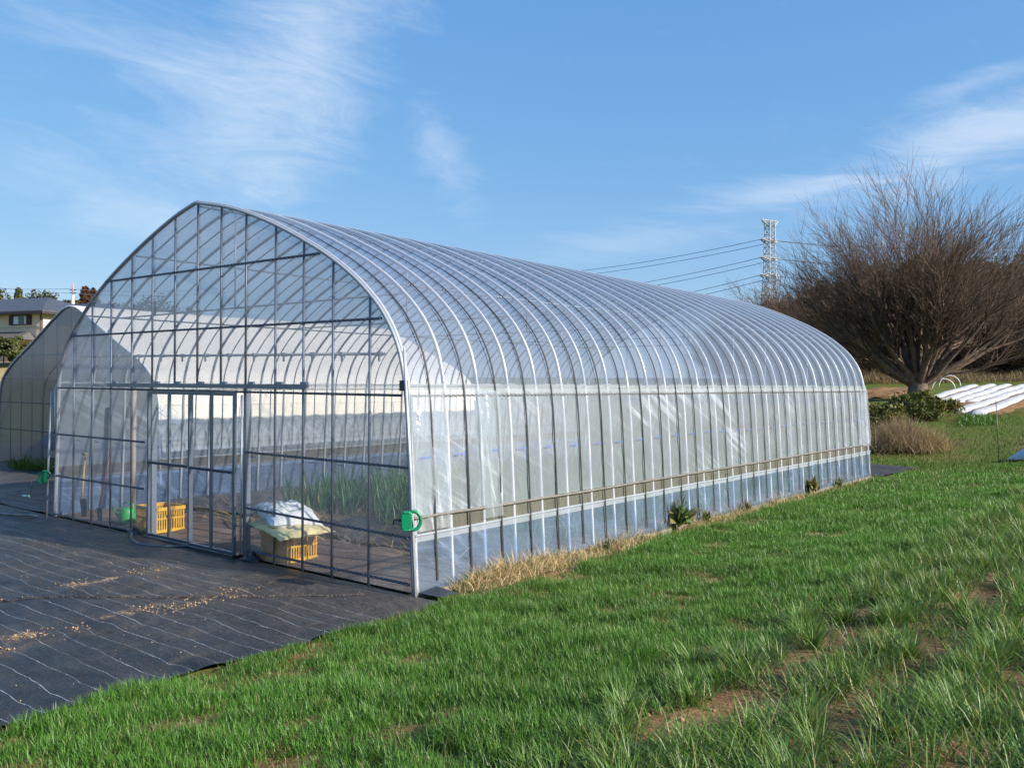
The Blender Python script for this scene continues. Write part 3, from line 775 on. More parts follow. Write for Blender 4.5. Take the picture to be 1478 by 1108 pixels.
# gable posts
for x in (-6.95, -6.4, -5.86, -5.3, -4.78, -4.24, -3.73, -3.23, -2.735, -2.18, -1.69, -1.21, -.65):
    z0 = 1.945 if -4.79 < x < -2.7 else 0.0
    MB().tube([(x, -.021, z0), (x, -.021, (z0 + float(arch_height(x))) / 2), (x, -.021, float(arch_height(x)) - .01)], .0135, 8).build('gable_post', galv, gh, smooth=True)
for x in (-7.0, -6.2, -5.2, -4.4, -3.2, -2.4, -1.4, -.6):
    MB().tube([(x, LEN - .02, 0), (x, LEN - .02, float(arch_height(x)) - .01)], .0135, 6).build('gable_post', galv, gh, smooth=True)
def wall_x(sgn, z):
    if z < HALF[-1][1]:
        q_ = hp if sgn == 1 else hps
        return CX + sgn * (np.interp(z, q_[:, 1], q_[:, 0]))
# sprung clip rails across the front
def clip_rail(x0, x1, z0, z1, name='clip_rail', th=.0125):
    m = MB(); L_ = math.hypot(x1 - x0, z1 - z0)
    M = Matrix.Translation((x0, -.040, z0)) @ Matrix.Rotation(-math.atan2(z1 - z0, x1 - x0), 4, 'Y')
    m.box((0, -.006, -th), (L_, .006, th), M)
    o = m.build(name, rail_dk, gh)
    n = int(L_ / .035); xx = np.linspace(0, L_, n)
    P = np.array([tuple(M @ Vector((a, -.0105, (.0085 if i % 2 else -.0085)))) for i, a in enumerate(xx)])
    MB().tube(P, .0032, 4).build('spring_wire', zig_m, o)
for z, xl, xr in ((3.36, None, None), (2.645, None, None), (1.90, None, None), (.11, -2.72, None)):
    a = wall_x(-1, z) + .06 if xl is None else xl; b = wall_x(1, z) - .05 if xr is None else xr
    clip_rail(a, b, z + (.012 if xl is None else 0), z - (.014 if xl is None else 0))
clip_rail(wall_x(-1, 1.22) + .04, -4.93, 1.23, 1.225); clip_rail(-2.72, wall_x(1, 1.2) - .03, 1.215, 1.205)
clip_rail(wall_x(-1, .6) + .02, -4.95, .615, .62); clip_rail(-2.72, wall_x(1, .55) - .03, .585, .545)
clip_rail(wall_x(-1, .06) + .02, -4.95, .05, .045, th=.008)
# brace pipe behind the posts with its clamps
m = MB().tube([(-6.87, .05, 2.365), (-.50, .05, 2.29)], .0145, 8); bp = m.build('brace_pipe', galv, gh, smooth=True)
for x in (-6.32, -5.78, -5.22, -4.66, -4.16, -3.65, -3.16, -2.66, -2.11, -1.62, -1.14, -.58):
    z = 2.365 + (x + 6.87) / 6.37 * (-.075)
    m = MB().box((x - .022, .025, z - .022), (x + .022, .07, z + .022)).box((x + .004, .02, z - .075), (x + .020, .035, z - .022))
    m.build('clamp', alum, bp)
# door track
m = MB().box((-5.86, -.075, 1.945), (-1.58, -.035, 1.985)).box((-5.86, -.075, 1.935), (-1.58, -.069, 1.945))
dt = m.build('door_track', alum, gh)
for x in (-5.75, -5.2, -4.66, -4.17, -3.66, -3.17, -2.63, -2.1, -1.68):
    MB().box((x - .05, -.034, 1.95), (x + .05, .0, 2.012)).build('bracket', galv, dt)
MB().box((-.19, -.06, 1.93), (-.10, -.03, 2.03)).build('corner_bracket', rail_dk, gh)
# door jambs and the film hanging on them
for x, s in ((-4.795, -1), (-2.745, 1)):
    MB().box((x - .025, -.022, -.02), (x + .025, .045, 1.94)).build('door_jamb', galv, gh)
    zz = np.linspace(.0, 1.86, 46)
    Vj = []
    for i, z in enumerate(zz):
        wv = .035 + .03 * NG(z * 1.0, 3.0 * s, 2.4) + .02 * math.sin(z * 4 + s)
        aa = np.linspace(0, 1, 7)
        x_ = (x - .03) - wv * aa; y_ = -.026 - .03 * np.sin(aa * 5 + z * 7) * aa - .004
        Vj.append(np.stack([x_, y_, np.full(7, z)], 1))
    MB().grid(np.array(Vj)).build('jamb_film', flap_film, gh, smooth=True)
    MB().tube([(x - .045, -.04, -.03), (x - .04, -.04, .9), (x - .025, -.04, 1.86)], .0125, 6).build('jamb_pipe', alum_lt, gh, smooth=True)
# sliding door leaves
def door(x0, x1, y, latch):
    m = MB(); fw = .034; z0, z1 = .035, 1.895
    def bar(a, b): m.box(a, b)
    bar((x0, y - .016, z0), (x0 + fw, y + .016, z1)); bar((x1 - fw, y - .016, z0), (x1, y + .016, z1))
    bar((x0 + fw, y - .015, z0), (x1 - fw, y + .015, z0 + .05)); bar((x0 + fw, y - .015, z1 - .045), (x1 - fw, y + .015, z1))
    xm = (x0 + x1) / 2
    bar((xm - .017, y - .013, z0 + .05), (xm + .017, y + .013, z1 - .045))
    bar((x0 + fw, y - .017, .965), (xm - .017, y + .017, 1.0)); bar((xm + .017, y - .017, .965), (x1 - fw, y + .017, 1.0))
    d = m.build('door', alum, gh)
    nx, nz = 14, 24
    Xg, Zg = np.meshgrid(np.linspace(x0 + .01, x1 - .01, nx), np.linspace(z0 + .01, z1 - .01, nz), indexing='ij')
    MB().grid(np.stack([Xg, y - .019 + .003 * (NG(Xg * 3, Zg, 2) - .5), Zg], 2)).build('pane', door_film, d, smooth=True)
    L_ = x1 - x0 - 2 * fw; n = int(L_ / .035)
    for zq in (.982, .062):
        P = np.stack([np.linspace(x0 + fw, x1 - fw, n), np.full(n, y - .024), zq + np.where(np.arange(n) % 2, .009, -.009)], 1)
        MB().tube(P, .0042, 4).build('spring_wire', strap_m, d)
    if latch:
        MB().box((x1 - .035, y - .045, .98), (x1 + .02, y - .022, 1.05)).box((x1 - .03, y - .05, 1.16), (x1 - .005, y - .03, 1.19)).build('latch', simple('brass_latch', (.45, .42, .33), .5, .3), d)
    # ragged film hem under the door
    xx = np.linspace(x0, x1, 40)
    V = np.stack([np.stack([xx, np.full(40, y - .03) - .015 * (NG(xx, xx * 0 + j, 7) - .5), .055 - j * (.016 + .02 * NG(xx, xx * 0, 6))], 1) for j in range(4)], 0)
    MB().grid(V).build('hem', simple('pale_hem', (.62, .60, .55), .6, 0, .2) if 'pale_hem' not in bpy.data.materials else bpy.data.materials['pale_hem'], d, smooth=True)
door(-4.765, -3.745, -.078, True); door(-3.735, -2.775, -.122, False)
# faded print on the front panels
for x in (-7.42, -6.88, -6.33, -5.79, -5.22, -2.66, -2.10, -1.62, -1.14, -.58):
    bm = MB(); inkrow(bm, np.array([x, -.0125, 1.155]), np.array([1, 0, 0.]), np.array([0, 0, 1.]), 9, .017, .009, int(abs(x) * 10) % 4); bm.build('film_print', ink_dk, gh)
# corner guide pole and winder at the sunny corner
MB().tube([(.055, -.075, -.02), (-.02, -.075, 1.2), (-.115, -.075, 2.34)], .014, 8).build('guide_pole', galv_lt, gh, smooth=True)
MB().box((-.035, -.035, -.02), (.012, .02, 1.9), Matrix.Translation((0, 0, 0)) @ Matrix.Shear('XY', 4, (-.055, 0))).build('corner_post', galv, gh)
wd = MB()
c0 = np.array([.075, -.13, .735])
th = np.linspace(0, 2 * math.pi, 25)
ring = np.stack([c0[0] + .068 * np.cos(th) + .0, c0[1] + .02 + .068 * np.sin(th) * .25, c0[2] + .082 * np.sin(th)], 1)
e_r = np.array([.62, .78, 0]); 
ring = np.stack([c0 + e_r * .072 * math.cos(a) + np.array([0, 0, .085]) * math.sin(a) for a in th])
wd.tube(ring, .017, 8, caps=False)
gw = empty('crank_winder', (.05, -.10, 0)); tag(gw, 'bright green crank winder on the near corner post of the greenhouse', 'crank winder')
wd.build('gear_ring', green_pl, gw, smooth=True)
m = MB(); Mw = Matrix.Translation((.045, -.165, .735)) @ Matrix.Rotation(R(50), 4, 'Z')
m.box((-.065, -.03, -.075), (.035, .03, .075), Mw).box((-.05, -.045, -.09), (.02, .045, -.07), Mw).box((-.05, -.04, .07), (.02, .04, .088), Mw)
hs = m.build('housing', green_pl, gw)
bv = hs.modifiers.new('b', 'BEVEL'); bv.width = .012; bv.segments = 2
MB().tube([(.0, -.20, .735), (-.05, -.25, .745), (-.07, -.24, .70)], .009, 6).build('crank_handle', strap_m, gw, smooth=True)
# left winder on its own pole
gp = empty('winder_pole', (-7.47, -.17, 0)); tag(gp, 'thin pale upright pole beside the left corner of the greenhouse', 'pole')
MB().tube([(-7.47, -.17, -.03), (-7.455, -.15, .9), (-7.44, -.12, 1.86)], .0155, 8).build('pole', galv_lt, gp, smooth=True)
gw = empty('crank_winder', (-7.47, -.2, .6)); tag(gw, 'green crank winder with hanging handle clamped to a thin pole', 'crank winder')
m = MB(); Mw = Matrix.Translation((-7.47, -.215, .60)) @ Matrix.Rotation(R(60), 4, 'Z')
m.box((-.06, -.03, -.07), (.05, .03, .07), Mw).tube([tuple(Mw @ Vector((.02 + .075 * math.cos(a), 0, .02 + .075 * math.sin(a)))) for a in np.linspace(-.4, 3.3, 14)], .016, 6).box((-.04, -.045, -.085), (.03, .045, -.055), Mw)
hs = m.build('housing', green_pl, gw)
m = MB().tube([(-7.5, -.28, .58), (-7.56, -.33, .56), (-7.59, -.35, .33)], .008, 6); ch = m.build('crank_arm', galv, gw, smooth=True)
MB().tube([(-7.59, -.35, .33), (-7.68, -.42, .335)], .017, 8).build('grip', simple('pale_green_grip', (.35, .62, .48), .5), ch, smooth=True)
MB().tube([(-7.44, -.17, .60), (-7.36, -.02, .66)], .012, 6).build('drive_shaft', galv, gw, smooth=True)

# ------------------------------------------------------------------ second greenhouse
CX2, Y2, LEN2 = -13.78, 3.0, 9.2
HALF2 = [(3.86, 0), (3.83, .6), (3.80, 1.2), (3.75, 1.7), (3.66, 1.96), (3.40, 2.2), (2.95, 2.46), (2.42, 2.69), (1.9, 2.91), (1.4, 3.14), (.7, 3.46), (.28, 3.62), (0, 3.66)]
hp2 = spline(HALF2, 40); FULL2 = np.concatenate([np.stack([-hp2[:, 0], hp2[:, 1]], 1), hp2[::-1][1:]])
g2 = empty('greenhouse', (CX2, Y2, 0)); tag(g2, 'smaller grey gabled greenhouse with a white roof, at the left edge', 'greenhouse')
def at2(full, y): return np.stack([full[:, 0] + CX2, np.full(len(full), Y2 + y), full[:, 1]], 1)
r2 = None
for k in range(10):
    if r2 is None: r2 = MB().tube(at2(FULL2, 0), .018, 6).build('arch_rib', galv, g2, smooth=True)
    else:
        c_ = r2.copy(); COL.objects.link(c_); c_.parent = g2; c_.location.y = min(k * 1.02, LEN2)
i2 = np.where(FULL2[:, 1] >= 1.40)[0]; p2 = prof_offset(FULL2, .024)[i2[0]:i2[-1] + 1]
ys2 = np.linspace(-.04, LEN2 + .04, 57)
dd = np.stack([np.stack([p2[:, 0] + CX2, np.full(len(p2), Y2 + y), p2[:, 1] + .006 * math.sin(y * 6)], 1) for y in ys2], 1)
MB().grid(dd).build('roof_film', white_film, g2, smooth=True)
for sgn in (1, -1):
    def wg(z0, z1, off=.02, nz=6):
        Yg, Zg = np.meshgrid(np.linspace(0, LEN2, 90), np.linspace(z0, z1, nz), indexing='ij')
        return np.stack([CX2 + sgn * (np.interp(Zg, hp2[:, 1], hp2[:, 0]) + off + .02 * (NG(Yg * 1.4, Zg, 2) - .5)), Y2 + Yg, Zg], 2)
    MB().grid(wg(.66, 1.62, .016)).build('side_curtain', white_film, g2, smooth=True)
    MB().grid(wg(.02, .52 if sgn == 1 else .66)).build('skirt_film', grey_film if sgn == 1 else white_film, g2, smooth=True)
    yy = np.linspace(0, LEN2, 60)
    MB().tube(np.stack([CX2 + sgn * 3.86 + 0 * yy, Y2 + yy, .66 + .012 * np.sin(yy * 2)], 1), .02, 6).build('roll_pipe', white_pl, g2, smooth=True)
    MB().tube(np.stack([CX2 + sgn * 3.86 + 0 * yy, Y2 + yy, .52 + 0 * yy], 1), .016, 6).build('skirt_rail', white_pl, g2, smooth=True)
def gable2(y, mat):
    xs = np.linspace(-3.84, 3.84, 90); V = []
    for x in xs:
        z1 = float(np.interp(x, FULL2[:, 0], FULL2[:, 1])); zz = np.linspace(.03, max(z1, .05), 16)
        V.append(np.stack([np.full(16, x + CX2), np.full(16, Y2 + y), zz], 1))
    MB().grid(np.array(V)).build('gable_film', mat, g2, smooth=True)
gable2(-.01, grey_film); gable2(LEN2 + .01, grey_film)
for x in (-3.2, -2.6, -2.0, -1.4, 1.55, 2.15, 2.75, 3.35):
    MB().tube([(CX2 + x, Y2 + .02, 0), (CX2 + x, Y2 + .02, float(np.interp(x, FULL2[:, 0], FULL2[:, 1])))], .012, 6).build('gable_post', galv, g2, smooth=True)
for x in (-.7, 0, .7):
    MB().tube([(CX2 + x, Y2 + .02, 2.05), (CX2 + x, Y2 + .02, float(np.interp(x, FULL2[:, 0], FULL2[:, 1])))], .012, 6).build('gable_post', galv, g2, smooth=True)
for z in (2.62, 2.12):
    u = float(np.interp(z, hp2[:, 1], hp2[:, 0]))
    MB().box((CX2 - u, Y2 - .03, z - .01), (CX2 + u, Y2 - .012, z + .01)).build('clip_rail', galv, g2)
for z in (1.5, .85):
    u = float(np.interp(z, hp2[:, 1], hp2[:, 0]))
    MB().box((CX2 - u, Y2 - .03, z - .012), (CX2 - .72, Y2 - .012, z + .012)).box((CX2 + 1.3, Y2 - .03, z - .012), (CX2 + u, Y2 - .012, z + .012)).build('clip_rail', rail_dk, g2)
# arched door frame, white pipe
a = np.linspace(0, math.pi / 2, 7)
dpts = [(-.62, 0)] + [(-.62, 1.0)] + [(-.62 + .25 * (1 - math.cos(q)), 1.72 + .25 * math.sin(q)) for q in a] + [(1.0, 1.97)] + [(1.22 - .25 * (1 - math.sin(math.pi/2 - q)) , 1.72 + .25 * math.cos(q)) for q in a] + [(1.22, 0)]
MB().tube([(CX2 + x, Y2 - .06, z) for x, z in dpts], .024, 8).build('door_frame', white_pl, g2, smooth=True)
MB().tube([(CX2 - 3.3, Y2 + 1.2, 1.75), (CX2 + 1.6, Y2 + 1.4, .9)], .02, 6).build('brace_pipe', redwood, g2, smooth=True)
MB().tube(at2(prof_offset(FULL2, .01), -.03), .022, 6).build('gable_rail', white_pl, g2, smooth=True)

# things inside the second greenhouse
def pillow(name, w, d, h, mat, loc, rz=0.0, ry=0.0, rx=0.0, seed=1, n=44, corner=.25):
    U, Vv = np.meshgrid(np.linspace(-1, 1, n), np.linspace(-1, 1, n), indexing='ij')
    e = np.clip((1 - np.abs(U) ** 2.6) * (1 - np.abs(Vv) ** 2.6), 0, 1) ** .5
    pinch = 1 - corner * .35 * (1 - np.abs(Vv) ** 2) * np.abs(U) ** 6
    pinch2 = 1 - corner * .35 * (1 - np.abs(U) ** 2) * np.abs(Vv) ** 6
    nz = (NG(U * 1.3 + seed, Vv * 1.3, 2.2) - .5)
    top = np.stack([U * w / 2 * pinch, Vv * d / 2 * pinch2, h * e * (.58 + .30 * nz) + .030 * (NG(U * 3, Vv * 3 + seed, 2) - .5) * e + .016 * (NG(U * 9 + Vv * 4, Vv * 3 + seed, 1.3) - .5)], 2)
    bot = np.stack([U * w / 2 * pinch, Vv * d / 2 * pinch2, -h * e * .34 - .004], 2)
    m = MB().grid(top); m.grid(bot[::-1])
    # close the seam
    o = m.build(name, mat, smooth=True)
    o.location = loc; o.rotation_euler = (rx, ry, rz)
    return o
bag_w = simple('white_woven_bag', (.74, .75, .77), .5, 0, .1, 6, bump=.25, bscale=18)
bagb = simple('pale_blue_bag', (.42, .55, .70), .5, 0, .15, 6, bump=.25, bscale=18)
o = pillow('plastic_bag', .7, .5, .55, bagb, (-16.9, 4.1, .45), .4, seed=3); tag(o, 'pale bluish bag inside the smaller left greenhouse', 'bag')
tb = empty('work_table', (-15.2, 5.6, 0)); tag(tb, 'dark work table inside the smaller left greenhouse', 'table')
MB().box((-16.1, 5.2, .70), (-14.3, 6.0, .75)).build('table_top', steel_dk, tb)
for x in (-16.0, -14.4):
    for y in (5.25, 5.92): MB().tube([(x, y, 0), (x, y, .7)], .022, 6).build('leg', steel_dk, tb)
# weeds at the foot of the second greenhouse
def leaf_clump(name, label, cat, loc, n, h0, h1, w, col, spread, lean=.35, curl=(.3, 1.2), mat=None, seg=4, group=None):
    r = np.sqrt(rng.random(n)) * spread; a = rng.uniform(0, 6.28, n)
    x = r * np.cos(a); y = r * np.sin(a)
    base = np.stack([x, y, np.zeros(n)], 1)
    az = a + rng.normal(0, .6, n)
    V, q, tr, k = blades(base, rng.uniform(h0, h1, n), w * rng.uniform(.7, 1.3, n), az, np.abs(rng.normal(lean, .2, n)), rng.uniform(*curl, n), seg)
    u = rng.random((n, 1)); c = np.repeat(np.array(col)[None] * (.6 + .8 * u), k, 0)
    o = link(name, fast_mesh(name, V, q, tr, c), mat or cereal_m); o.location = loc
    return tag(o, label, cat, group)
for i, (x, lab) in enumerate(((-15.25, 'low green weed clump by the grey gable, leftmost of three'), (-14.75, 'low green weed clump by the grey gable, middle of three'), (-14.2, 'low green weed clump by the grey gable, rightmost of three'))):
    leaf_clump('weed_clump', lab, 'weed', (x, 2.55 + .1 * i, .02), 90, .2, .48 - .06 * i, .024, (.13, .20, .03), .22, group='weeds at the small greenhouse')

# ------------------------------------------------------------------ things inside and at the greenhouse
def crate(label, loc, lx=.5, ly=.41, h=.33):
    r = empty('harvest_crate', loc); tag(r, label, 'crate')
    x, y = lx / 2, ly / 2; t_ = .012
    m = MB().box((-x + .01, -y + .01, .01), (x - .01, y - .01, .022))
    m.build('base', yellow_pl, r, local=True)
    m = MB()
    for z0, z1, e in ((h - .045, h, .008), (h * .52, h * .52 + .02, 0), (0, .04, 0)):
        m.box((-x - e, -y - e, z0), (x + e, -y + t_, z1)).box((-x - e, y - t_, z0), (x + e, y + e, z1))
        m.box((-x - e, -y + t_, z0), (-x + t_, y - t_, z1)).box((x - t_, -y + t_, z0), (x + e, y - t_, z1))
    m.build('rim', yellow_pl, r, local=True)
    for s in (-1, 1):
        m = MB()
        for xx in np.linspace(-x + .018, x - .018, 15): m.box((xx - .008, s * (y - .007) - .005, .04), (xx + .008, s * (y - .007) + .005, h - .045))
        m.build('side_slats', yellow_pl, r, local=True)
        m = MB()
        for yy in np.linspace(-y + .018, y - .018, 12): m.box((s * (x - .007) - .005, yy - .008, .04), (s * (x - .007) + .005, yy + .008, h - .045))
        m.box((s * (x - .008) - .006, -.07, h * .55), (s * (x - .008) + .006, .07, h * .68))
        m.build('end_slats', yellow_pl, r, local=True)
    return r
crate('empty yellow slatted crate on the soil behind the left door leaf', (-5.13, .30, .03))
crate('yellow slatted crate carrying two sacks behind the right front panel', (-2.31, .27, .02), h=.31)
t = NT('yellow_sack'); v = t.coord(); n = t.noise(v, 5)
ysack = t.done(t.prin(t.ramp(n, [(.3, (.72, .58, .26)), (.7, (.82, .69, .36))]), .5, 0, .4, t.bump(t.noise(v, 12, 4), .5, .03)))
t = NT('printed_white_sack'); v = t.coord(); sep = t.n('ShaderNodeSeparateXYZ'); t.l(v, sep.inputs[0])
d1 = t.math('ABSOLUTE', t.math('SUBTRACT', t.math('SQRT', t.math('ADD', t.math('POWER', t.math('MULTIPLY', t.math('SUBTRACT', sep.outputs[0], .08), 1.0), 2), t.math('POWER', t.math('MULTIPLY', sep.outputs[1], 1.4), 2))), .17))
g1_ = t.math('LESS_THAN', d1, .012)
st_ = t.math('LESS_THAN', t.math('FRACT', t.math('MULTIPLY', sep.outputs[1], 17)), .32)
st_ = t.math('MULTIPLY', st_, t.math('GREATER_THAN', t.noise(t.coord(scale=(1, .4, 1)), 16, 2), .50))
st_ = t.math('MULTIPLY', st_, t.math('LESS_THAN', t.math('ABSOLUTE', t.math('SUBTRACT', sep.outputs[0], .08)), .12))
bl = t.math('LESS_THAN', t.math('ABSOLUTE', t.math('ADD', sep.outputs[0], .22)), .035)
bl = t.math('MULTIPLY', bl, t.math('GREATER_THAN', t.noise(v, 30, 2), .46))
n = t.noise(v, 6)
c = t.ramp(n, [(.3, (.70, .71, .73)), (.7, (.82, .82, .82))])
c = t.mixc(t.math('MULTIPLY', st_, .75), c, (.16, .22, .30)); c = t.mixc(t.math('MULTIPLY', g1_, .85), c, (.09, .26, .10)); c = t.mixc(t.math('MULTIPLY', bl, .8), c, (.10, .36, .16))
wsack = t.done(t.prin(c, .45, 0, .4, t.bump(t.noise(v, 11, 4), .6, .03)))
o = pillow('feed_sack', .92, .66, .13, ysack, (-2.24, .24, .375), R(-12), R(4), R(3), 2); tag(o, 'flat pale yellow sack lying on the yellow crate', 'sack')
o = pillow('feed_sack', .82, .60, .25, wsack, (-2.40, .30, .475), R(-20), R(6), R(-4), 6); tag(o, 'plump white sack with green print on top of the yellow sack', 'sack')
# watering can
wc = empty('watering_can', (-5.98, .28, .03)); tag(wc, 'bright green watering can on the ground behind the front film', 'watering can')
m = MB().lathe([(.0, 0), (.095, 0), (.108, .02), (.112, .10), (.106, .18), (.085, .215), (.06, .222), (.06, .20), (.0, .20)], k=24); m.build('body', green_can, wc, smooth=True, local=True)
MB().tube([(-.05, 0, .215), (-.06, 0, .275), (.0, 0, .30), (.07, 0, .27), (.115, 0, .15)], .011, 8).build('handle', green_can, wc, smooth=True, local=True)
MB().tube([(-.10, 0, .05), (-.16, 0, .13), (-.22, 0, .235)], [.022, .017, .013], 8).build('spout', green_can, wc, smooth=True, local=True)
wc.rotation_euler = (0, 0, R(35))
# spades
sh = empty('garden_spade', (-7.08, .16, 0)); tag(sh, 'spade with pale wooden shaft standing inside the front film', 'spade')
MB().tube([(0, 0, .26), (.02, .01, .55), (.04, .02, .86)], .015, 8).build('shaft', wood_m, sh, smooth=True, local=True)
m = MB().tube([(-.03, .02, .95), (.11, .02, .95)], .014, 8).tube([(-.025, .02, .95), (.03, .02, .85)], .009, 6).tube([(.105, .02, .95), (.045, .02, .85)], .009, 6)
m.build('grip', wood_m, sh, smooth=True, local=True)
U, Vv = np.meshgrid(np.linspace(-1, 1, 9), np.linspace(0, 1, 9), indexing='ij')
bl_ = np.stack([U * .10 * (1 - .5 * (1 - Vv) ** 3 * 1.2 + 0 * U), .02 * U ** 2 + .02 * (1 - Vv), Vv * .29], 2)
m = MB().grid(bl_); m.grid(bl_[::-1] + np.array([0, -.004, 0])); m.build('blade', steel_dk, sh, smooth=True, local=True)
sh = empty('garden_spade', (-6.55, .14, 0)); tag(sh, 'slanting tool with dark reddish shaft leaning inside the front film', 'spade')
MB().tube([(0, 0, .1), (.14, .02, .55), (.28, .04, 1.02)], .0135, 8).build('shaft', redwood, sh, smooth=True, local=True)
m = MB().grid(bl_ * np.array([.8, 1, .7])); m.grid((bl_ * np.array([.8, 1, .7]))[::-1] + np.array([0, -.004, 0])); m.build('blade', steel_dk, sh, smooth=True, local=True)
# wooden post inside (pale stake behind the left panels)
sp2 = MB().tube([(-6.92, .85, 0), (-6.9, .85, 1.9)], .04, 8).build('wooden_post', simple('weathered_post', (.42, .37, .29), .8), smooth=True); tag(sp2, 'pale wooden post inside the greenhouse near its left wall', 'post')
# hoses
def hose(pts, r, label):
    P = spline(pts, 40)
    o = MB().tube(np.c_[P[:, :2], P[:, 2]], r, 8).build('hose', hose_m, smooth=True); tag(o, label, 'hose')
hose([(-5.12, -.10, .05), (-4.7, -.32, .045), (-4.3, -.42, .04), (-3.95, -.36, .04), (-3.72, -.14, .05), (-3.66, .02, .05)], .017, 'grey hose curving in front of the double doors')
hose([(-10.5, -.9, .05), (-9.6, -.55, .05), (-8.7, -.62, .05), (-8.1, -.55, .05), (-7.45, -.30, .05)], .017, 'thin dark hose lying by the pole at the left corner')
hose([(-6.6, 1.0, .1), (-5.2, 1.3, .09), (-4.2, .9, .1), (-3.5, 1.2, .1), (-2.9, .8, .1)], .012, 'dark thin hose winding over the soil inside the doors')
# crumpled black plastic at the jambs
def scrap(x, y, label, s=1.0):
    U, Vv = np.meshgrid(np.linspace(-1, 1, 18), np.linspace(-1, 1, 12), indexing='ij')
    z = .02 + .09 * s * np.exp(-(U ** 2 + Vv ** 2) * 1.6) * (.5 + NG(U * 2 + x, Vv * 2, 2.5))
    V = np.stack([x + U * .17 * s, y + Vv * .08 * s, z], 2); o = MB().grid(V).build('plastic_scrap', black_pl, smooth=True); tag(o, label, 'plastic scrap')
scrap(-5.02, -.10, 'crumpled black plastic at the foot of the left door jamb'); scrap(-2.52, -.07, 'crumpled black plastic at the foot of the right door jamb', .9)
# threshold under the doors
m = MB().box((-4.77, -.16, .012), (-2.77, .0, .05)); o = m.build('door_sill', steel_dk); tag(o, 'dark sill on the ground under the double doors', 'sill')

# leeks
def leeks():
    rows = []
    for X in np.arange(-5.2, -.40, .36):
        ys = np.arange(2.45 + .35 * math.sin(X * 3), 13.3, .085)
        rows.append(np.stack([X + rng.normal(0, .03, len(ys)), ys + rng.normal(0, .02, len(ys))], 1))
    P = np.concatenate(rows); P = np.repeat(P, 6, 0); n = len(P)
    P = P + rng.normal(0, .012, P.shape)
    base = np.c_[P, .05 + 0 * P[:, :1]]
    az = rng.uniform(0, 6.28, n)
    V, q, tr, k = blades(base, rng.uniform(.42, .78, n), rng.uniform(.014, .026, n), az, np.abs(rng.normal(.12, .14, n)), rng.uniform(.1, 1.5, n), 4)
    u = rng.random((n, 1)); g0 = np.array([[.085, .19, .065]]) * (.7 + .7 * u)
    yel = rng.random(n) < .06; g0[yel] = [.40, .34, .14]
    return V, q, tr, np.repeat(g0, k, 0)
V, q, tr, c = leeks()
tag(link('leek_rows', fast_mesh('leek_rows', V, q, tr, c), cereal_m), 'rows of green leeks growing inside the clear greenhouse', 'leeks', kind='stuff')
# straw on the floor
def flat_straw(n, fx, fy, zf, l0, l1, w, col, name, label, cat, mat, up=.25):
    x = fx(n); y = fy(n); az = rng.uniform(0, 6.28, n)
    base = np.stack([x, y, zf(x, y)], 1)
    V, q, tr, k = blades(base, rng.uniform(l0, l1, n), w * rng.uniform(.6, 1.4, n), az, 1.45 - np.abs(rng.normal(0, up, n)), rng.uniform(-.2, .6, n), 3, rng.uniform(0, 6.28, n))
    c = np.repeat(np.array(col)[None] * (.5 + .9 * rng.random((n, 1))), k, 0)
    tag(link(name, fast_mesh(name, V, q, tr, c), mat), label, cat, kind='stuff')
flat_straw(2600, lambda n: rng.uniform(-6.8, -.3, n), lambda n: 1.0 + 2.2 * rng.random(n), lambda x, y: .075 + 0 * x, .12, .4, .010, (.44, .34, .17), 'dry_leaves', 'dry straw and old leaves scattered on the greenhouse soil', 'dry leaves', dry_m)
# dead grass along the sunny wall
def wall_y(n):
    c = np.array([.75, 1.1, 1.5, 1.9, 2.4, 2.7, 3.3, 4.0, 5.5, 6.2, 7.1, 8.4, 9.3]); wgt = np.array([2.2, 2.4, 1.6, 2.0, 2.4, 1.5, .9, .8, 1, 1.1, 1, .6, .6]); wgt /= wgt.sum()
    k = rng.choice(len(c), n, p=wgt)
    yb = c[k] + rng.normal(0, .17, n)
    return np.where(rng.random(n) < .10, rng.uniform(.4, 14, n), yb)
def wall_xx(n): return .05 + np.abs(rng.normal(0, .14, n))
n = 11000
x = wall_xx(n); y = np.clip(wall_y(n), .35, 14.1); az = rng.uniform(0, 6.28, n)
base = np.stack([x, y, ground_z(x, y) + .0], 1)
hh = rng.uniform(.07, .25, n) * (.45 + .95 * NG(y * 1.0, x * 0, 1.9)) * np.clip(1.15 - y * .03, .7, 1.2)
V, q, tr, k = blades(base, hh, rng.uniform(.004, .009, n), az, np.abs(rng.normal(.85, .5, n)), rng.uniform(.2, 2.6, n), 4, rng.uniform(0, 6.28, n))
c0 = np.array([[.50, .38, .22]]) * (.55 + .75 * rng.random((n, 1))); gmask = rng.random(n) < .10; c0[gmask] = [.11, .17, .03]
tag(link('dead_grass', fast_mesh('dead_grass', V, q, tr, np.repeat(c0, k, 0)), dry_m), 'tan dead grass along the foot of the sunny greenhouse wall', 'dead grass', kind='stuff')
x = rng.uniform(.06, .34, 1500); y = rng.uniform(.35, 14, 1500); 
V, q, tr, k = blades(np.stack([x, y, ground_z(x, y)], 1), rng.uniform(.05, .15, 1500), rng.uniform(.004, .01, 1500), rng.uniform(0, 6.28, 1500), np.abs(rng.normal(.4, .3, 1500)), rng.uniform(.3, 1.2, 1500), 3)
tag(link('wild_grass', fast_mesh('wild_grass', V, q, tr, np.repeat(np.array([[.10, .16, .025]]) * (.5 + rng.random((1500, 1))), k, 0)), cereal_m), 'short wild grass at the foot of the sunny wall', 'grass', kind='stuff')
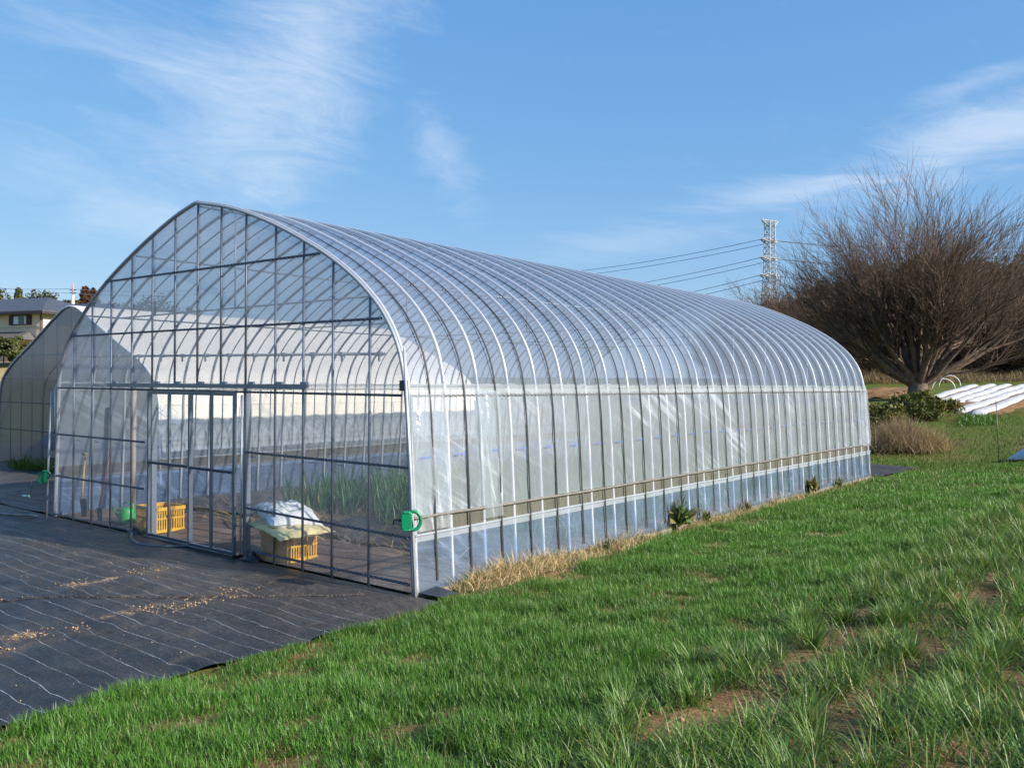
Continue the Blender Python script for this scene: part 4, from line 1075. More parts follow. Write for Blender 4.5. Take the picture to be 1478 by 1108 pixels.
# litter and clods
flat_straw(2600, lambda n: 3.3 + 5.5 * rng.random(n), lambda n: -4.4 + 12 * rng.random(n) ** 1.3, lambda x, y: field_z(x, y) + .006, .05, .17, .005, (.46, .37, .22), 'straw_litter', 'dry straw litter lying between the cereal rows', 'straw', dry_m)
def clods(n, fx, fy, zf, s0, s1, col, name, label):
    x = fx(n); y = fy(n); s_ = s0 + (s1 - s0) * rng.random(n) ** 3
    oct_ = np.array([(1,0,0),(-1,0,0),(0,1,0),(0,-1,0),(0,0,.75),(0,0,-.75)], float)
    V = np.stack([x, y, zf(x, y) + s_ * .3], 1)[:, None] + oct_[None] * s_[:, None, None] * rng.uniform(.6, 1.35, (n, 6, 1))
    a_ = rng.uniform(0, 6.28, n); ca, sa = np.cos(a_)[:, None], np.sin(a_)[:, None]
    d_ = V - np.stack([x, y, 0 * x], 1)[:, None]
    V[..., 0] = x[:, None] + d_[..., 0] * ca - d_[..., 1] * sa; V[..., 1] = y[:, None] + d_[..., 0] * sa + d_[..., 1] * ca
    F = np.array([(0,2,4),(2,1,4),(1,3,4),(3,0,4),(2,0,5),(1,2,5),(3,1,5),(0,3,5)])
    T3 = (np.arange(n)[:, None, None] * 6 + F[None]).reshape(-1, 3)
    c = np.repeat(np.array(col)[None] * (.6 + .8 * rng.random((n, 1))), 6, 0)
    tag(link(name, fast_mesh(name, V.reshape(-1, 3), None, T3, c), dry_m), label, 'soil', kind='stuff')
clods(9000, lambda n: 2.6 + 6.2 * rng.random(n), lambda n: -4.4 + 11 * rng.random(n) ** 1.3, field_z, .004, .022, (.25, .155, .085), 'soil_clods', 'small brown soil clods between the cereal rows')
_tc = np.stack([np.where(rng.random(26) < .6, -1.35, -2.9) + rng.normal(0, .10, 26), -.95 - 2.8 * rng.random(26)], 1)
def track_x(n):
    global _ti
    _ti = rng.integers(0, 26, n)
    return _tc[_ti, 0] + rng.normal(0, .07, n)
def track_y(n): return np.minimum(_tc[_ti, 1] + rng.normal(0, .11, n), -.7)
def track_x_(n): return np.where(rng.random(n) < .5, -1.35, -2.9) + rng.normal(0, .17, n)
flat_straw(130, track_x, track_y, lambda x, y: sheet_z(x, y) + .012, .03, .09, .009, (.46, .34, .20), 'soil_crumbs', 'tan dry clods and straw dropped along the wheel tracks', 'litter', dry_m, up=.06)
clods(900, track_x, track_y, sheet_z, .003, .013, (.36, .25, .14), 'soil_crumbs', 'fine tan crumbs of earth scattered over the black sheet')
clods(700, lambda n: rng.uniform(-7, .3, n), lambda n: rng.uniform(-4.2, -.2, n), sheet_z, .002, .008, (.36, .27, .17), 'soil_crumbs', 'stray specks of earth lying about on the black sheet')
# broad-leaved weeds along the wall
def dock(label, x, y, s, red=0.0, n=34):
    r_ = empty('dock_plant', (x, y, float(ground_z(x, y)))); tag(r_, label, 'weed')
    az = rng.uniform(0, 6.28, n); L_ = rng.uniform(.16, .34, n) * s
    base = np.zeros((n, 3)); base[:, :2] = rng.normal(0, .05 * s, (n, 2)); base[:, 2] = rng.uniform(0, .16, n) * s
    V, q, tr, k = blades(base, L_, rng.uniform(.05, .085, n) * s, az, np.abs(rng.normal(.45, .3, n)), rng.uniform(.2, 1.2, n), 5)
    u = rng.random((n, 1)); c = np.array([[.10 + .10 * red, .15 - .06 * red, .03]]) * (.45 + .9 * u); yel = rng.random(n) < .2; c[yel] = [.30, .27, .09]
    link('leaves', fast_mesh('leaves', V, q, tr, np.repeat(c, k, 0)), cereal_m, r_)
    m = MB()
    for i in range(5): m.tube([(rng.normal(0, .02), rng.normal(0, .02), 0), (rng.normal(0, .05), rng.normal(0, .05), .2 * s), (rng.normal(0, .07), rng.normal(0, .07), .36 * s)], .005, 5)
    m.build('stems', bark, r_, local=True)
dock('leafy dock weed growing against the middle of the sunny wall', .12, 5.0, 1.15, n=46)
dock('small low weed just beyond the leafy dock at the wall', .14, 5.75, .55)
dock('reddish weed at the far part of the sunny wall', .12, 10.15, .95, .5)
dock('tiny dark weed in dead grass by the wall, beyond the dock', .14, 7.2, .5, .3)
dock('little weed by the wall near its far end', .12, 11.6, .5)
dock('small dark weed in dead grass at the near part of the wall', .2, 3.0, .4)

# ------------------------------------------------------------------ trees
def grow_tree(seed, H, spread, trunk_h, trunk_r, nlimb, levels, sub, upright=.55, twig_r=.006, wob=.12, flat=.0):
    """bare vase-shaped tree -> list of polylines (pts, radii, level)"""
    r = np.random.default_rng(seed); out = []
    def branch(p, d, L_, r0, lev, budget):
        k = 5 if lev < 2 else 4
        pts = [p]; rad = [r0]; dd = d
        for i in range(k):
            dd = dd + r.normal(0, wob, 3) + np.array([0, 0, upright * .16])
            dd /= np.linalg.norm(dd)
            p = p + dd * L_ / k; pts.append(p); rad.append(max(twig_r * .5, r0 * (1 - .72 * (i + 1) / k)))
        out.append((np.array(pts), np.array(rad), lev))
        if lev >= levels: return
        n = sub[lev]
        for j in range(n):
            t = r.uniform(.25, 1.0) if j < n - 1 else 1.0
            i = min(int(t * k), k - 1); f = t * k - i
            q = pts[i] * (1 - f) + pts[i + 1] * f; rr = rad[i] * (1 - f) + rad[i+1] * f
            a = r.normal(0, 1, 3); a -= a @ dd * dd; a /= np.linalg.norm(a)
            ang = r.uniform(.28, .78)
            nd = dd * math.cos(ang) + a * math.sin(ang)
            outw = np.array([q[0], q[1], 0]); no = np.linalg.norm(outw)
            if no > .1: nd = nd + outw / no * .22
            nd /= np.linalg.norm(nd)
            branch(q, nd, L_ * r.uniform(.46, .74), max(twig_r, rr * .66), lev + 1, budget)
    tp = np.array([[0, 0, -.3], [r.normal(0, .05), r.normal(0, .05), trunk_h * .5], [0, 0, trunk_h]])
    out.append((tp, np.array([trunk_r * 1.35, trunk_r * 1.05, trunk_r * .95]), 0))
    for i in range(nlimb):
        a = i * 2.399 + r.normal(0, .25); tilt = math.radians(8 + 56 * ((i + .5) / nlimb) ** .8) * spread
        d = np.array([math.cos(a) * math.sin(tilt), math.sin(a) * math.sin(tilt), math.cos(tilt)])
        L_ = (H - trunk_h) * (.62 - .10 * math.sin(tilt)) * r.uniform(.9, 1.05)
        z = trunk_h * r.uniform(.62, 1.02)
        branch(np.array([math.cos(a) * trunk_r * .5, math.sin(a) * trunk_r * .5, z]), d, L_, trunk_r * r.uniform(.30, .46), 1, 0)
    return out
def polys_mesh(name, polys):
    """many tubes in one mesh, quickly"""
    Vs = []; Qs = []; off = 0
    for k, grp in ((8, [p for p in polys if p[2] == 0]), (6, [p for p in polys if p[2] == 1]), (4, [p for p in polys if p[2] == 2]), (3, [p for p in polys if p[2] > 2])):
        by = {}
        for p in grp: by.setdefault(len(p[0]), []).append(p)
        for n, lst in by.items():
            P = np.array([p[0] for p in lst]); Rr = np.array([p[1] for p in lst])
            T = np.gradient(P, axis=1); T /= np.linalg.norm(T, axis=2)[..., None] + 1e-9
            ref = np.where(np.abs(T[..., 2:]) < .85, np.array([0, 0, 1.0]), np.array([1.0, 0, 0]))
            ref = np.broadcast_to(ref[:, :1], T.shape)
            A = np.cross(T, ref); A /= np.linalg.norm(A, axis=2)[..., None] + 1e-9; B = np.cross(T, A)
            th = np.arange(k) * 2 * math.pi / k
            V = P[:, :, None] + Rr[:, :, None, None] * (np.cos(th)[:, None] * A[:, :, None] + np.sin(th)[:, None] * B[:, :, None])
            N = len(lst); idx = np.arange(N * n * k).reshape(N, n, k)
            a = idx[:, :-1]; b = idx[:, 1:]
            Q = np.stack([a, np.roll(a, -1, 2), np.roll(b, -1, 2), b], -1).reshape(-1, 4)
            Vs.append(V.reshape(-1, 3)); Qs.append(Q + off); off += N * n * k
    return fast_mesh(name, np.concatenate(Vs), np.concatenate(Qs), None)
def bare_tree(name, polys, loc, mat_t, mat_c, label, cat='tree', group=None, rz=0, sc=1):
    r_ = empty(name, loc, rz); r_.scale = (sc, sc, sc); tag(r_, label, cat, group)
    link('trunk', polys_mesh('trunk', [p for p in polys if p[2] <= 1]), mat_t, r_)
    link('crown', polys_mesh('crown', [p for p in polys if p[2] > 1]), mat_c, r_)
    return r_
zel = grow_tree(4, 14.6, 1.08, 1.9, .62, 32, 4, {1: 9, 2: 7, 3: 6}, upright=.55, twig_r=.0125, wob=.065)
tp_ = at(1325, 49.3)
bt = bare_tree('bare_tree', zel, (tp_[0], tp_[1], tp_[2] - .1), bark, twig_m, 'huge bare vase-shaped tree spreading at the right edge', rz=1.1, sc=.80)
# low dark limb to the left
lim = np.array([(0, 0, .9), (-.9, -.4, 1.5), (-1.9, -1.1, 2.1), (-3.0, -1.6, 3.0), (-3.9, -2.2, 3.6)])
c_, s_ = math.cos(-1.1), math.sin(-1.1)
lim = np.stack([lim[:, 0] * c_ - lim[:, 1] * s_, lim[:, 0] * s_ + lim[:, 1] * c_, lim[:, 2]], 1)
MB().tube(lim, [.17, .14, .11, .08, .04], 8).build('low_limb', bark, bt, smooth=True, local=True)

# foliage trees made of leaf-sized faces in clumps
def leaf_crown(seed, H, Rr, z0, n, size, col, shape='round', clumps=26, var=.5):
    r = np.random.default_rng(seed)
    cz = (z0 + H) / 2; hz = (H - z0) / 2
    C = []
    while len(C) < clumps:
        p = r.uniform(-1, 1, 3)
        if np.linalg.norm(p) > 1: continue
        if shape == 'cone':
            t_ = (p[2] + 1) / 2
            if math.hypot(p[0], p[1]) > (1 - t_) * .95 + .08: continue
        C.append(p)
    if shape == 'cone':
        C = []
        for i in range(clumps):
            t_ = (i + .5) / clumps; a_ = i * 2.399; rr_ = (1 - t_) ** .8 * .85 * r.uniform(.6, 1.05)
            C.append((math.cos(a_) * rr_, math.sin(a_) * rr_, 2 * t_ - 1))
    C = np.array(C) * np.array([Rr * .82, Rr * .82, hz * .88]) + np.array([0, 0, cz])
    k = r.integers(0, clumps, n)
    cr = Rr * r.uniform(.22, .46, clumps) * (np.linspace(1.05, .35, clumps) if shape == 'cone' else 1)
    d = r.normal(0, 1, (n, 3)); d /= np.linalg.norm(d, axis=1)[:, None]
    P = C[k] + d * (cr[k] * r.random(n) ** .45)[:, None] * np.array([1, 1, .8])
    a = r.normal(0, 1, (n, 3)); a /= np.linalg.norm(a, axis=1)[:, None]
    b = np.cross(a, r.normal(0, 1, (n, 3))); b /= np.linalg.norm(b, axis=1)[:, None]
    s = size * r.uniform(.5, 1.4, (n, 1))
    V = np.stack([P - a * s, P - b * s * .45, P + a * s, P + b * s * .45], 1).reshape(-1, 3)
    Q = np.arange(4 * n).reshape(n, 4)
    cc = np.array(col)[None] * (1 - var / 2 + var * r.random((clumps, 1)))[k] * (.7 + .6 * r.random((n, 1)))
    return V, Q, np.repeat(cc, 4, 0)
ever_m = leafy('evergreen_leaf', .2, .6, .2)
def leaf_tree(name, label, loc, H, Rr, z0, n, size, col, seed, shape='round', clumps=26, cat='tree', group=None, trunk=True, var=.5):
    r_ = empty(name, loc); tag(r_, label, cat, group)
    V, Q, c = leaf_crown(seed, H, Rr, z0, n, size, col, shape, clumps, var)
    link('crown', fast_mesh('crown', V, Q, None, c, smooth=False), ever_m, r_)
    if trunk:
        rr = np.random.default_rng(seed); polys = []
        m = MB().tube([(0, 0, -.3), (.05, 0, H * .3), (0, .05, H * .8)], [H * .03, H * .022, H * .006], 7)
        for i in range(6):
            a = rr.uniform(0, 6.28); z = H * rr.uniform(.25, .6)
            m.tube([(0, 0, z), (math.cos(a) * Rr * .4, math.sin(a) * Rr * .4, z + H * .1), (math.cos(a) * Rr * .7, math.sin(a) * Rr * .7, z + H * .17)], [H * .010, H * .006, H * .002], 5)
        m.build('trunk', bark_far, r_, local=True)
    return r_
# wood behind the big tree: bare trees, copied with their trunks and crowns
protos = []
for s in range(3):
    pl = grow_tree(40 + s, 10.5, 1.3, .9, .22, 18, 4, {1: 9, 2: 7, 3: 6}, upright=.25, twig_r=.018, wob=.2)
    protos.append(pl)
spots = [(1066, 92, .72), (1092, 84, .78), (1118, 90, .92), (1140, 80, .86), (1166, 94, 1.08), (1192, 84, 1.0), (1216, 78, .84), (1242, 92, 1.12), (1268, 82, 1.0), (1300, 94, 1.12),
         (1335, 86, 1.0), (1368, 96, 1.18), (1402, 84, 1.02), (1436, 94, 1.16), (1466, 82, 1.02), (1500, 90, 1.1), (1528, 84, 1.1)]
made = {}
WL = ['pale twiggy bare tree at the left end of the wood', 'low bare tree, second from the left in the wood', 'bare tree standing below the pylon', 'bare tree just right of the pylon, low and dense',
      'taller bare tree right of the pylon at the wood edge', 'bare brown tree behind the left side of the big crown', 'smaller bare tree behind the lower left of the big crown', 'bare tree behind the left limbs of the big tree',
      'bare tree close left of the big trunk, in the wood', 'bare tree left behind the big trunk', 'bare tree right behind the big trunk', 'tall bare tree behind the right limbs of the big tree',
      'bare tree behind the blue fence, right of the trunk', 'tall bare tree behind the far right limbs', 'bare tree above the right part of the blue fence', 'bare tree at the right edge of the wood', 'bare tree cut by the right edge']
for i, (px, dep, sc) in enumerate(spots):
    p = at(px, dep)
    k = i % 3
    if k not in made:
        made[k] = bare_tree('wood_tree', protos[k], tuple(p), bark_far, bark_far, WL[i], group='bare trees of the wood', sc=sc); made[k].rotation_euler.z = i
    else:
        c_ = copy_tree(made[k]); c_.location = tuple(p); c_.rotation_euler.z = i * 1.7; c_.scale = (sc, sc, sc); c_['label'] = WL[i]
# evergreens behind and dark shrubs under them
EL = ['dark evergreen behind the left of the big crown', 'olive evergreen behind the big tree, left of centre', 'broad dark evergreen behind the big tree trunk', 'olive evergreen right of the big trunk, behind it', 'dark evergreen behind the right limbs', 'tall dark evergreen at the right edge of the wood']
for i, (px, dep, ytop, Rr) in enumerate([(1196, 112, 405, 5.2), (1246, 106, 386, 5.6), (1302, 110, 360, 6.4), (1358, 108, 372, 5.8), (1416, 112, 368, 6.2), (1476, 108, 342, 6.6)]):
    p = at(px, dep); ht = at(px, dep, py=ytop)[2] - p[2]
    leaf_tree('evergreen_tree', EL[i], tuple(p), ht, Rr, 1.0, 5200, .34, (.030, .040, .014) if i % 2 == 0 else (.050, .052, .018), 60 + i, clumps=34)
SL = ['dark shrub at the wood edge, behind the greenhouse corner', 'dark shrub left of the big trunk', 'dark shrub behind the big trunk', 'dark shrub right of the big trunk', 'dark shrub above the hoops', 'dark shrub behind the fence at right', 'dark shrub at the far right of the fence', 'dark shrub cut by the right edge']
for i, px in enumerate((1215, 1256, 1296, 1336, 1376, 1414, 1452, 1488)):
    dep = 97 + (i % 3) * 2; p = at(px, dep)
    leaf_tree('evergreen_shrub', SL[i], tuple(p), 4.6 + .5 * (i % 2), 2.6, .0, 2600, .26, (.018, .024, .010), 80 + i, cat='shrub', trunk=True, clumps=20)
# trees behind the house on the left
TL = [('leafy_tree', 'brownish green tree left behind the house roof', 8, 128, 416, 4.2, 'round', (.075, .07, .028)), ('leafy_tree', 'pointed green tree behind the house, left of the ridge', 26, 120, 409, 2.6, 'cone', (.085, .085, .03)),
      ('leafy_tree', 'round olive tree behind the house, right of the ridge', 53, 118, 412, 3.6, 'round', (.070, .066, .022)), ('leafy_tree', 'low dark tree between the round olive tree and the pole', 80, 128, 424, 3.2, 'round', (.04, .045, .018)),
      ('leafy_tree', 'low reddish brown tree left of the utility pole', 92, 124, 430, 3.2, 'round', (.09, .055, .025)), ('leafy_tree', 'low dark tree right of the utility pole', 112, 130, 428, 3.0, 'round', (.04, .042, .018)),
      ('conifer_tree', 'reddish brown conifer right of the utility pole, taller one', 123, 116, 407, 3.0, 'cone', (.085, .042, .02)), ('conifer_tree', 'reddish brown conifer close to the greenhouse edge, shorter one', 134, 120, 409, 2.8, 'cone', (.085, .045, .022))]
for i, (nm, lab, px, dep, yt, Rr, shp, col) in enumerate(TL):
    p = at(px, dep); ht = at(px, dep, py=yt)[2] - p[2]
    leaf_tree(nm, lab, tuple(p), ht, Rr, 1.0 if shp == 'round' else .5, 7000, .24, col, 100 + i, shape=shp, clumps=30 if shp == 'round' else 60)
for i, px in enumerate((-32, 6, 62, 96, 150, 190, 230)):
    dep = 140 + 4 * (i % 2); p = at(px, dep); ht = at(px, dep, py=426 + 4 * (i % 3))[2] - p[2]
    leaf_tree('leafy_tree', ['distant dark tree beyond the left edge of the house', 'distant dark tree over the left roof end', 'distant tree behind the right roof slope', 'distant tree just left behind the utility pole', 'distant tree seen through the gable film, left', 'distant tree seen through the gable film, middle', 'distant tree seen through the gable film, right'][i], tuple(p), ht, 7.5, .3, 7000, .36, (.045, .045, .02), 140 + i, clumps=44)
# hedge left and bank
hp_ = at(8, 60)
t = NT('dry_bank'); v = t.coord(); n1 = t.noise(v, 1.2, 6, .65)
bank_m = t.done(t.prin(t.ramp(n1, [(.3, (.20, .15, .07)), (.7, (.34, .27, .14))]), .95, 0, .1, t.bump(n1, .8, .2)))
for i, px in enumerate((-34, -14, 5, 22)):
    p = at(px, 60); zb = at(px, 60, py=521)[2]
    leaf_tree('hedge_shrub', ['clipped olive hedge shrub left of the lower house roof, out at the edge', 'clipped olive hedge shrub below the left window', 'clipped olive hedge shrub under the lower roof', 'clipped olive hedge shrub nearest the white greenhouse roof'][i], (p[0], p[1], zb), 1.75, 1.0, .05, 1500, .12, (.085, .095, .032), 120 + i, cat='shrub', clumps=16, trunk=True)
bk = []
for px in np.linspace(-60, 60, 14):
    p = at(px, 58.5); q = at(px, 62); r3 = at(px, 80)
    zt = at(px, 60, py=520.5)[2]
    bk.append([(p[0], p[1], p[2] - .3), ((p[0]+q[0])/2, (p[1]+q[1])/2, zt - .25), (q[0], q[1], zt), (r3[0], r3[1], zt + .1)])
tag(MB().grid(np.array(bk)).build('bank', bank_m, smooth=True), kind='structure')

# ------------------------------------------------------------------ house at the left
HZ = at(62, 69)[2] + .9
hc = at(62, 69, z=HZ); hang = YAW + R(21)       # front wall runs left and away from the corner
house = empty('house', tuple(hc), 0); tag(house, 'two-storey cream house with dark hipped roof behind the left greenhouse', 'house')
fl = -np.array([math.cos(YAW - R(21)), math.sin(YAW - R(21)), 0]); sdv = np.array([fl[1], -fl[0], 0])
if sdv @ FWD < 0: sdv = -sdv
def hp3(a, b, z): return tuple(hc + fl * a + sdv * b + np.array([0, 0, z - hc[2]]))
def hbox(m, a0, a1, b0, b1, z0, z1):
    V = [hp3(a0,b0,z0),hp3(a1,b0,z0),hp3(a1,b1,z0),hp3(a0,b1,z0),hp3(a0,b0,z1),hp3(a1,b0,z1),hp3(a1,b1,z1),hp3(a0,b1,z1)]
    return m.add(V, [(0,3,2,1),(4,5,6,7),(0,1,5,4),(1,2,6,5),(2,3,7,6),(3,0,4,7)])
cream = simple('cream_siding', (.74, .56, .41), .8, 0, .06, 1.5)
t = NT('slate_roof'); v = t.coord(); n = t.noise(v, 3)
wv = t.n('ShaderNodeTexWave'); wv.bands_direction = 'Z'; wv.inputs['Scale'].default_value = 2.2; t.l(v, wv.inputs['Vector'])
slate = t.done(t.prin(t.ramp(n, [(.3, (.045, .05, .06)), (.7, (.075, .08, .095))]), .55, 0, .4, t.bump(wv.outputs[0], .4, .05)))
EZ, RZ = at(62, 69, py=448)[2], at(37, 71, py=424.5)[2]
GW, GD = 15.0, 6.6
hbox(MB(), .0, GW, .0, GD, HZ - 1.5, EZ - .02).build('wall', cream, house)
ov = .65; z0 = EZ; hd = GD / 2
rp = [hp3(-ov, -ov, z0), hp3(GW + ov, -ov, z0), hp3(GW + ov, GD + ov, z0), hp3(-ov, GD + ov, z0), hp3(hd - .0, hd, RZ), hp3(GW - hd, hd, RZ)]
rb = [(p[0], p[1], p[2] - .22) for p in rp[:4]]
MB().add(rp + rb, [(0, 1, 5, 4), (1, 2, 5), (2, 3, 4, 5), (3, 0, 4), (0, 6, 7, 1), (1, 7, 8, 2), (2, 8, 9, 3), (3, 9, 6, 0), (6, 9, 8, 7)]).build('roof', slate, house)
gut = simple('dark_brown_trim', (.035, .024, .020), .5, 0, .2)
m = MB(); hbox(m, -ov - .08, GW + ov, -ov - .1, -ov + .02, z0 - .26, z0 - .10); hbox(m, -ov - .1, -ov + .02, -ov - .1, GD + ov, z0 - .27, z0 - .11); m.build('gutter', gut, house)
MB().tube([hp3(.15, -.12, z0 - .25), hp3(.15, -.12, HZ - .5)], .055, 6).build('downpipe', gut, house)
# lower roof along the front
LZ0, LZ1 = at(40, 68, py=489)[2], at(40, 69, py=477)[2]
lr = [hp3(.55, -1.9, LZ0), hp3(GW, -1.9, LZ0), hp3(GW, .05, LZ1), hp3(1.5, .05, LZ1), hp3(.55, .05, LZ0)]
lb = [(p[0], p[1], p[2] - .16) for p in (lr[0], lr[1])]
MB().add(lr + lb, [(0, 1, 2, 3), (0, 3, 4), (0, 5, 6, 1)]).build('lower_roof', simple('grey_lower_roof', (.10, .095, .09), .6, 0, .15, 3), house)
m = MB(); hbox(m, .55, GW, -1.95, -1.88, LZ0 - .24, LZ0 - .08); m.build('gutter', gut, house)
# bands and windows
m = MB(); hbox(m, -.02, GW, -.03, -.003, at(30, 69, py=471)[2] - .05, at(30, 69, py=471)[2] + .05); m.build('wall_band', simple('pale_band', (.55, .47, .34), .8), house)
glass = simple('window_glass', (.035, .045, .05), .08, 0, .2, 3, .6)
curt = simple('white_curtain', (.8, .82, .86), .8, 0, .05)
WZ0, WZ1 = at(25, 70, py=467.5)[2], at(25, 70, py=455.5)[2]
def window(a0, a1, side=False):
    def wb(m, p0, p1, o0, o1, za, zb):
        return hbox(m, p0, p1, o0, o1, za, zb) if not side else hbox(m, o0, o1, p0, p1, za, zb)
    f = wb(MB(), a0, a1, -.06, -.004, WZ0 - .06, WZ1 + .06).build('window', gut, house)
    L_ = a1 - a0
    sh = .2
    wb(MB(), a0 + L_ * .22, a1 - L_ * .22, -.075, -.063, WZ0, WZ1).build('pane', glass, f)
    for u0, u1 in (((.58, .80),) if not side else ((.62, .72),)) + (((.22, .30),) if not side else ()):
        wb(MB(), a0 + L_ * u0, a0 + L_ * u1, -.09, -.078, WZ0 + .03, WZ1 - .03).build('curtain', curt, f)
    for u0, u1 in ((0, .2), (.8, 1)):
        m = wb(MB(), a0 + L_ * u0, a0 + L_ * u1, -.12, -.063, WZ0 - .05, WZ1 + .05); m.build('shutter', simple('dark_red_shutter', (.035, .016, .016), .6) if 'dark_red_shutter' not in bpy.data.materials else bpy.data.materials['dark_red_shutter'], f)
window(1.25, 3.65); window(1.1, 3.7, side=True); window(6.5, 9.0)
# roof of a farther house right of it
fh = empty('house', tuple(at(118, 96))); tag(fh, 'farther house of which only a blue-black roof shows', 'house')
c0_ = at(118, 96); za = at(118, 96, py=437)[2]; zb = at(118, 96, py=447)[2]
def fp(l, d, z): q_ = c0_ + RGT * l + FWD * d; return (q_[0], q_[1], z)
MB().add([fp(-2.6, -3, zb), fp(4.5, -3, zb), fp(4.5, 4, zb), fp(-2.6, 4, zb), fp(-.6, .5, za), fp(3, .5, za)], [(0, 1, 5, 4), (1, 2, 5), (2, 3, 4, 5), (3, 0, 4), (0, 3, 2, 1)]).build('roof', simple('blue_black_roof', (.02, .027, .042), .5), fh)
m = MB(); m.add([fp(-2.2, -2.6, c0_[2]), fp(4.1, -2.6, c0_[2]), fp(4.1, 3.6, c0_[2]), fp(-2.2, 3.6, c0_[2]), fp(-2.2, -2.6, zb - .02), fp(4.1, -2.6, zb - .02), fp(4.1, 3.6, zb - .02), fp(-2.2, 3.6, zb - .02)], [(0,3,2,1),(4,5,6,7),(0,1,5,4),(1,2,6,5),(2,3,7,6),(3,0,4,7)]).build('wall', cream, fh)
# utility pole with antenna
pb_ = at(104.5, 100); pt = at(104.5, 100, py=408)
up = empty('utility_pole', tuple(pb_)); tag(up, 'pale utility pole with a reddish mast rising beyond the houses', 'utility pole')
MB().tube([(pb_[0], pb_[1], pb_[2] - .3), (pb_[0], pb_[1], at(104.5, 100, py=425)[2])], .20, 8).build('pole', simple('pale_concrete', (.36, .36, .35), .8), up, smooth=True)
MB().tube([(pb_[0], pb_[1], at(104.5, 100, py=427)[2]), tuple(pt)], .10, 6).build('mast', simple('reddish_mast', (.40, .22, .2), .7), up, smooth=True)
m = MB()
for yq in (418, 422):
    z = at(104, 100, py=yq)[2]; q_ = at(104.5, 100); m.tube([tuple(q_ * [1, 1, 0] - RGT * .35 + [0, 0, z]), tuple(q_ * [1, 1, 0] + RGT * .35 + [0, 0, z])], .05, 5)
m.build('crossarm', steel_dk, up)
def cable(a, b, sag, r, label, group):
    tt = np.linspace(0, 1, 40)[:, None]; a = np.array(a); b = np.array(b)
    P = a + (b - a) * tt; P[:, 2] -= (4 * sag * tt * (1 - tt))[:, 0]
    o = MB().tube(P, r, 4).build('power_cable', wire_m); tag(o, label, 'cable', group)
for yq, lab in ((416, 'upper thin cable running left from the utility pole'), (422, 'lower thin cable running left from the utility pole')):
    cable(at(104.5, 100, py=yq), at(-120, 104, py=yq - 6), .25, .022, lab, 'cables at the utility pole')
    cable(at(104.5, 100, py=yq + .5), at(330, 104, py=yq - 2), .4, .022, lab.replace('running left', 'running right'), 'cables at the utility pole')

# ------------------------------------------------------------------ pylon and its lines
PD = 320; pc = at(1110, PD); py_ = empty('pylon', tuple(pc)); tag(py_, 'pale steel lattice pylon rising above the bare wood', 'pylon')
ztop = at(1110, PD, py=318)[2] - pc[2]
Lx = RGT * math.cos(.5) + FWD * math.sin(.5); Ly = np.cross([0, 0, 1], Lx)
def pp(a, b, z): return tuple(Lx * a + Ly * b + np.array([0, 0, z]))
def hw(z): return np.interp(z, [0, ztop * .5, ztop * .62, ztop], [4.2, 2.0, 1.55, 1.25])
m = MB()
for sx, sy in ((1, 1), (1, -1), (-1, 1), (-1, -1)):
    zz = np.linspace(0, ztop, 8); m.tube([pp(sx * hw(z), sy * hw(z), z) for z in zz], .20, 5)
m.build('legs', pylon_m, py_, local=True)
m = MB(); zl = [0]; 
while zl[-1] < ztop - 1.5: zl.append(zl[-1] + max(2.2, hw(zl[-1]) * 1.7))
for a, b in zip(zl[:-1], zl[1:]):
    for s, ax in ((1, 0), (-1, 0), (1, 1), (-1, 1)):
        f = (lambda u, z: pp(u * hw(z), s * hw(z), z)) if ax == 0 else (lambda u, z: pp(s * hw(z), u * hw(z), z))
        m.tube([f(-1, a), f(1, b)], .10, 4); m.tube([f(1, a), f(-1, b)], .10, 4); m.tube([f(-1, b), f(1, b)], .10, 4)
m.build('bracing', pylon_m, py_, local=True)
arms = [(at(1110, PD, py=346)[2] - pc[2], 4.1), (at(1110, PD, py=372)[2] - pc[2], 4.1), (at(1110, PD, py=397)[2] - pc[2], 4.2)]
tips = []
for z, L_ in arms:
    m = MB()
    for s in (1, -1):
        for b in (-1, 1):
            m.tube([pp(s * hw(z), b * hw(z), z + .6), pp(s * L_, b * .5, z)], .26, 4); m.tube([pp(s * hw(z), b * hw(z), z - .9), pp(s * L_, b * .5, z)], .26, 4)
    m.tube([pp(-L_, 0, z), pp(L_, 0, z)], .3, 5)
    m.build('crossarm', pylon_m, py_, local=True); tips.append((z, L_))
m = MB()
for s in (1, -1):
    m.tube([pp(s * 1.0, 1, ztop - 2.5), pp(s * 4.0, 0, ztop)], .24, 4); m.tube([pp(s * 1.0, -1, ztop - 2.5), pp(s * 4.0, 0, ztop)], .24, 4)
m.tube([pp(-4.0, 0, ztop), pp(4.0, 0, ztop)], .26, 4); m.build('top_frame', pylon_m, py_, local=True)
names = ['top', 'middle', 'lowest']
for i, (z, L_) in enumerate(tips):
    for s, off, nm in ((-1, 0, 'first'), (1, 8.5, 'second')):
        a = pc + np.array(pp(s * L_, 0, z)) + np.array([0, 0, 0])
        yl = (405, 437, 466)[i] + (0 if s < 0 else 8)
        b = at(560 + 30 * i, 520, py=yl - 12)
        cable(a, b, 7.5, .10, '%s cable of the %s pair running left from the pylon' % ('upper' if s < 0 else 'lower', names[i]), 'lines left of the pylon')
        b2 = at(1700, 330, py=(352, 378, 404)[i] + (0 if s < 0 else 8) - 18)
        cable(a, b2, 5, .09, '%s cable of the %s pair running right behind the big tree' % ('upper' if s < 0 else 'lower', names[i]), 'lines right of the pylon')
for j, yq in enumerate((441, 449)):
    cable(at(1060, 640, py=yq - 6), at(700, 800, py=yq + 10), 5, .13, ['faint distant cable low over the greenhouse roof, upper', 'faint distant cable low over the greenhouse roof, lower'][j], 'distant lines')

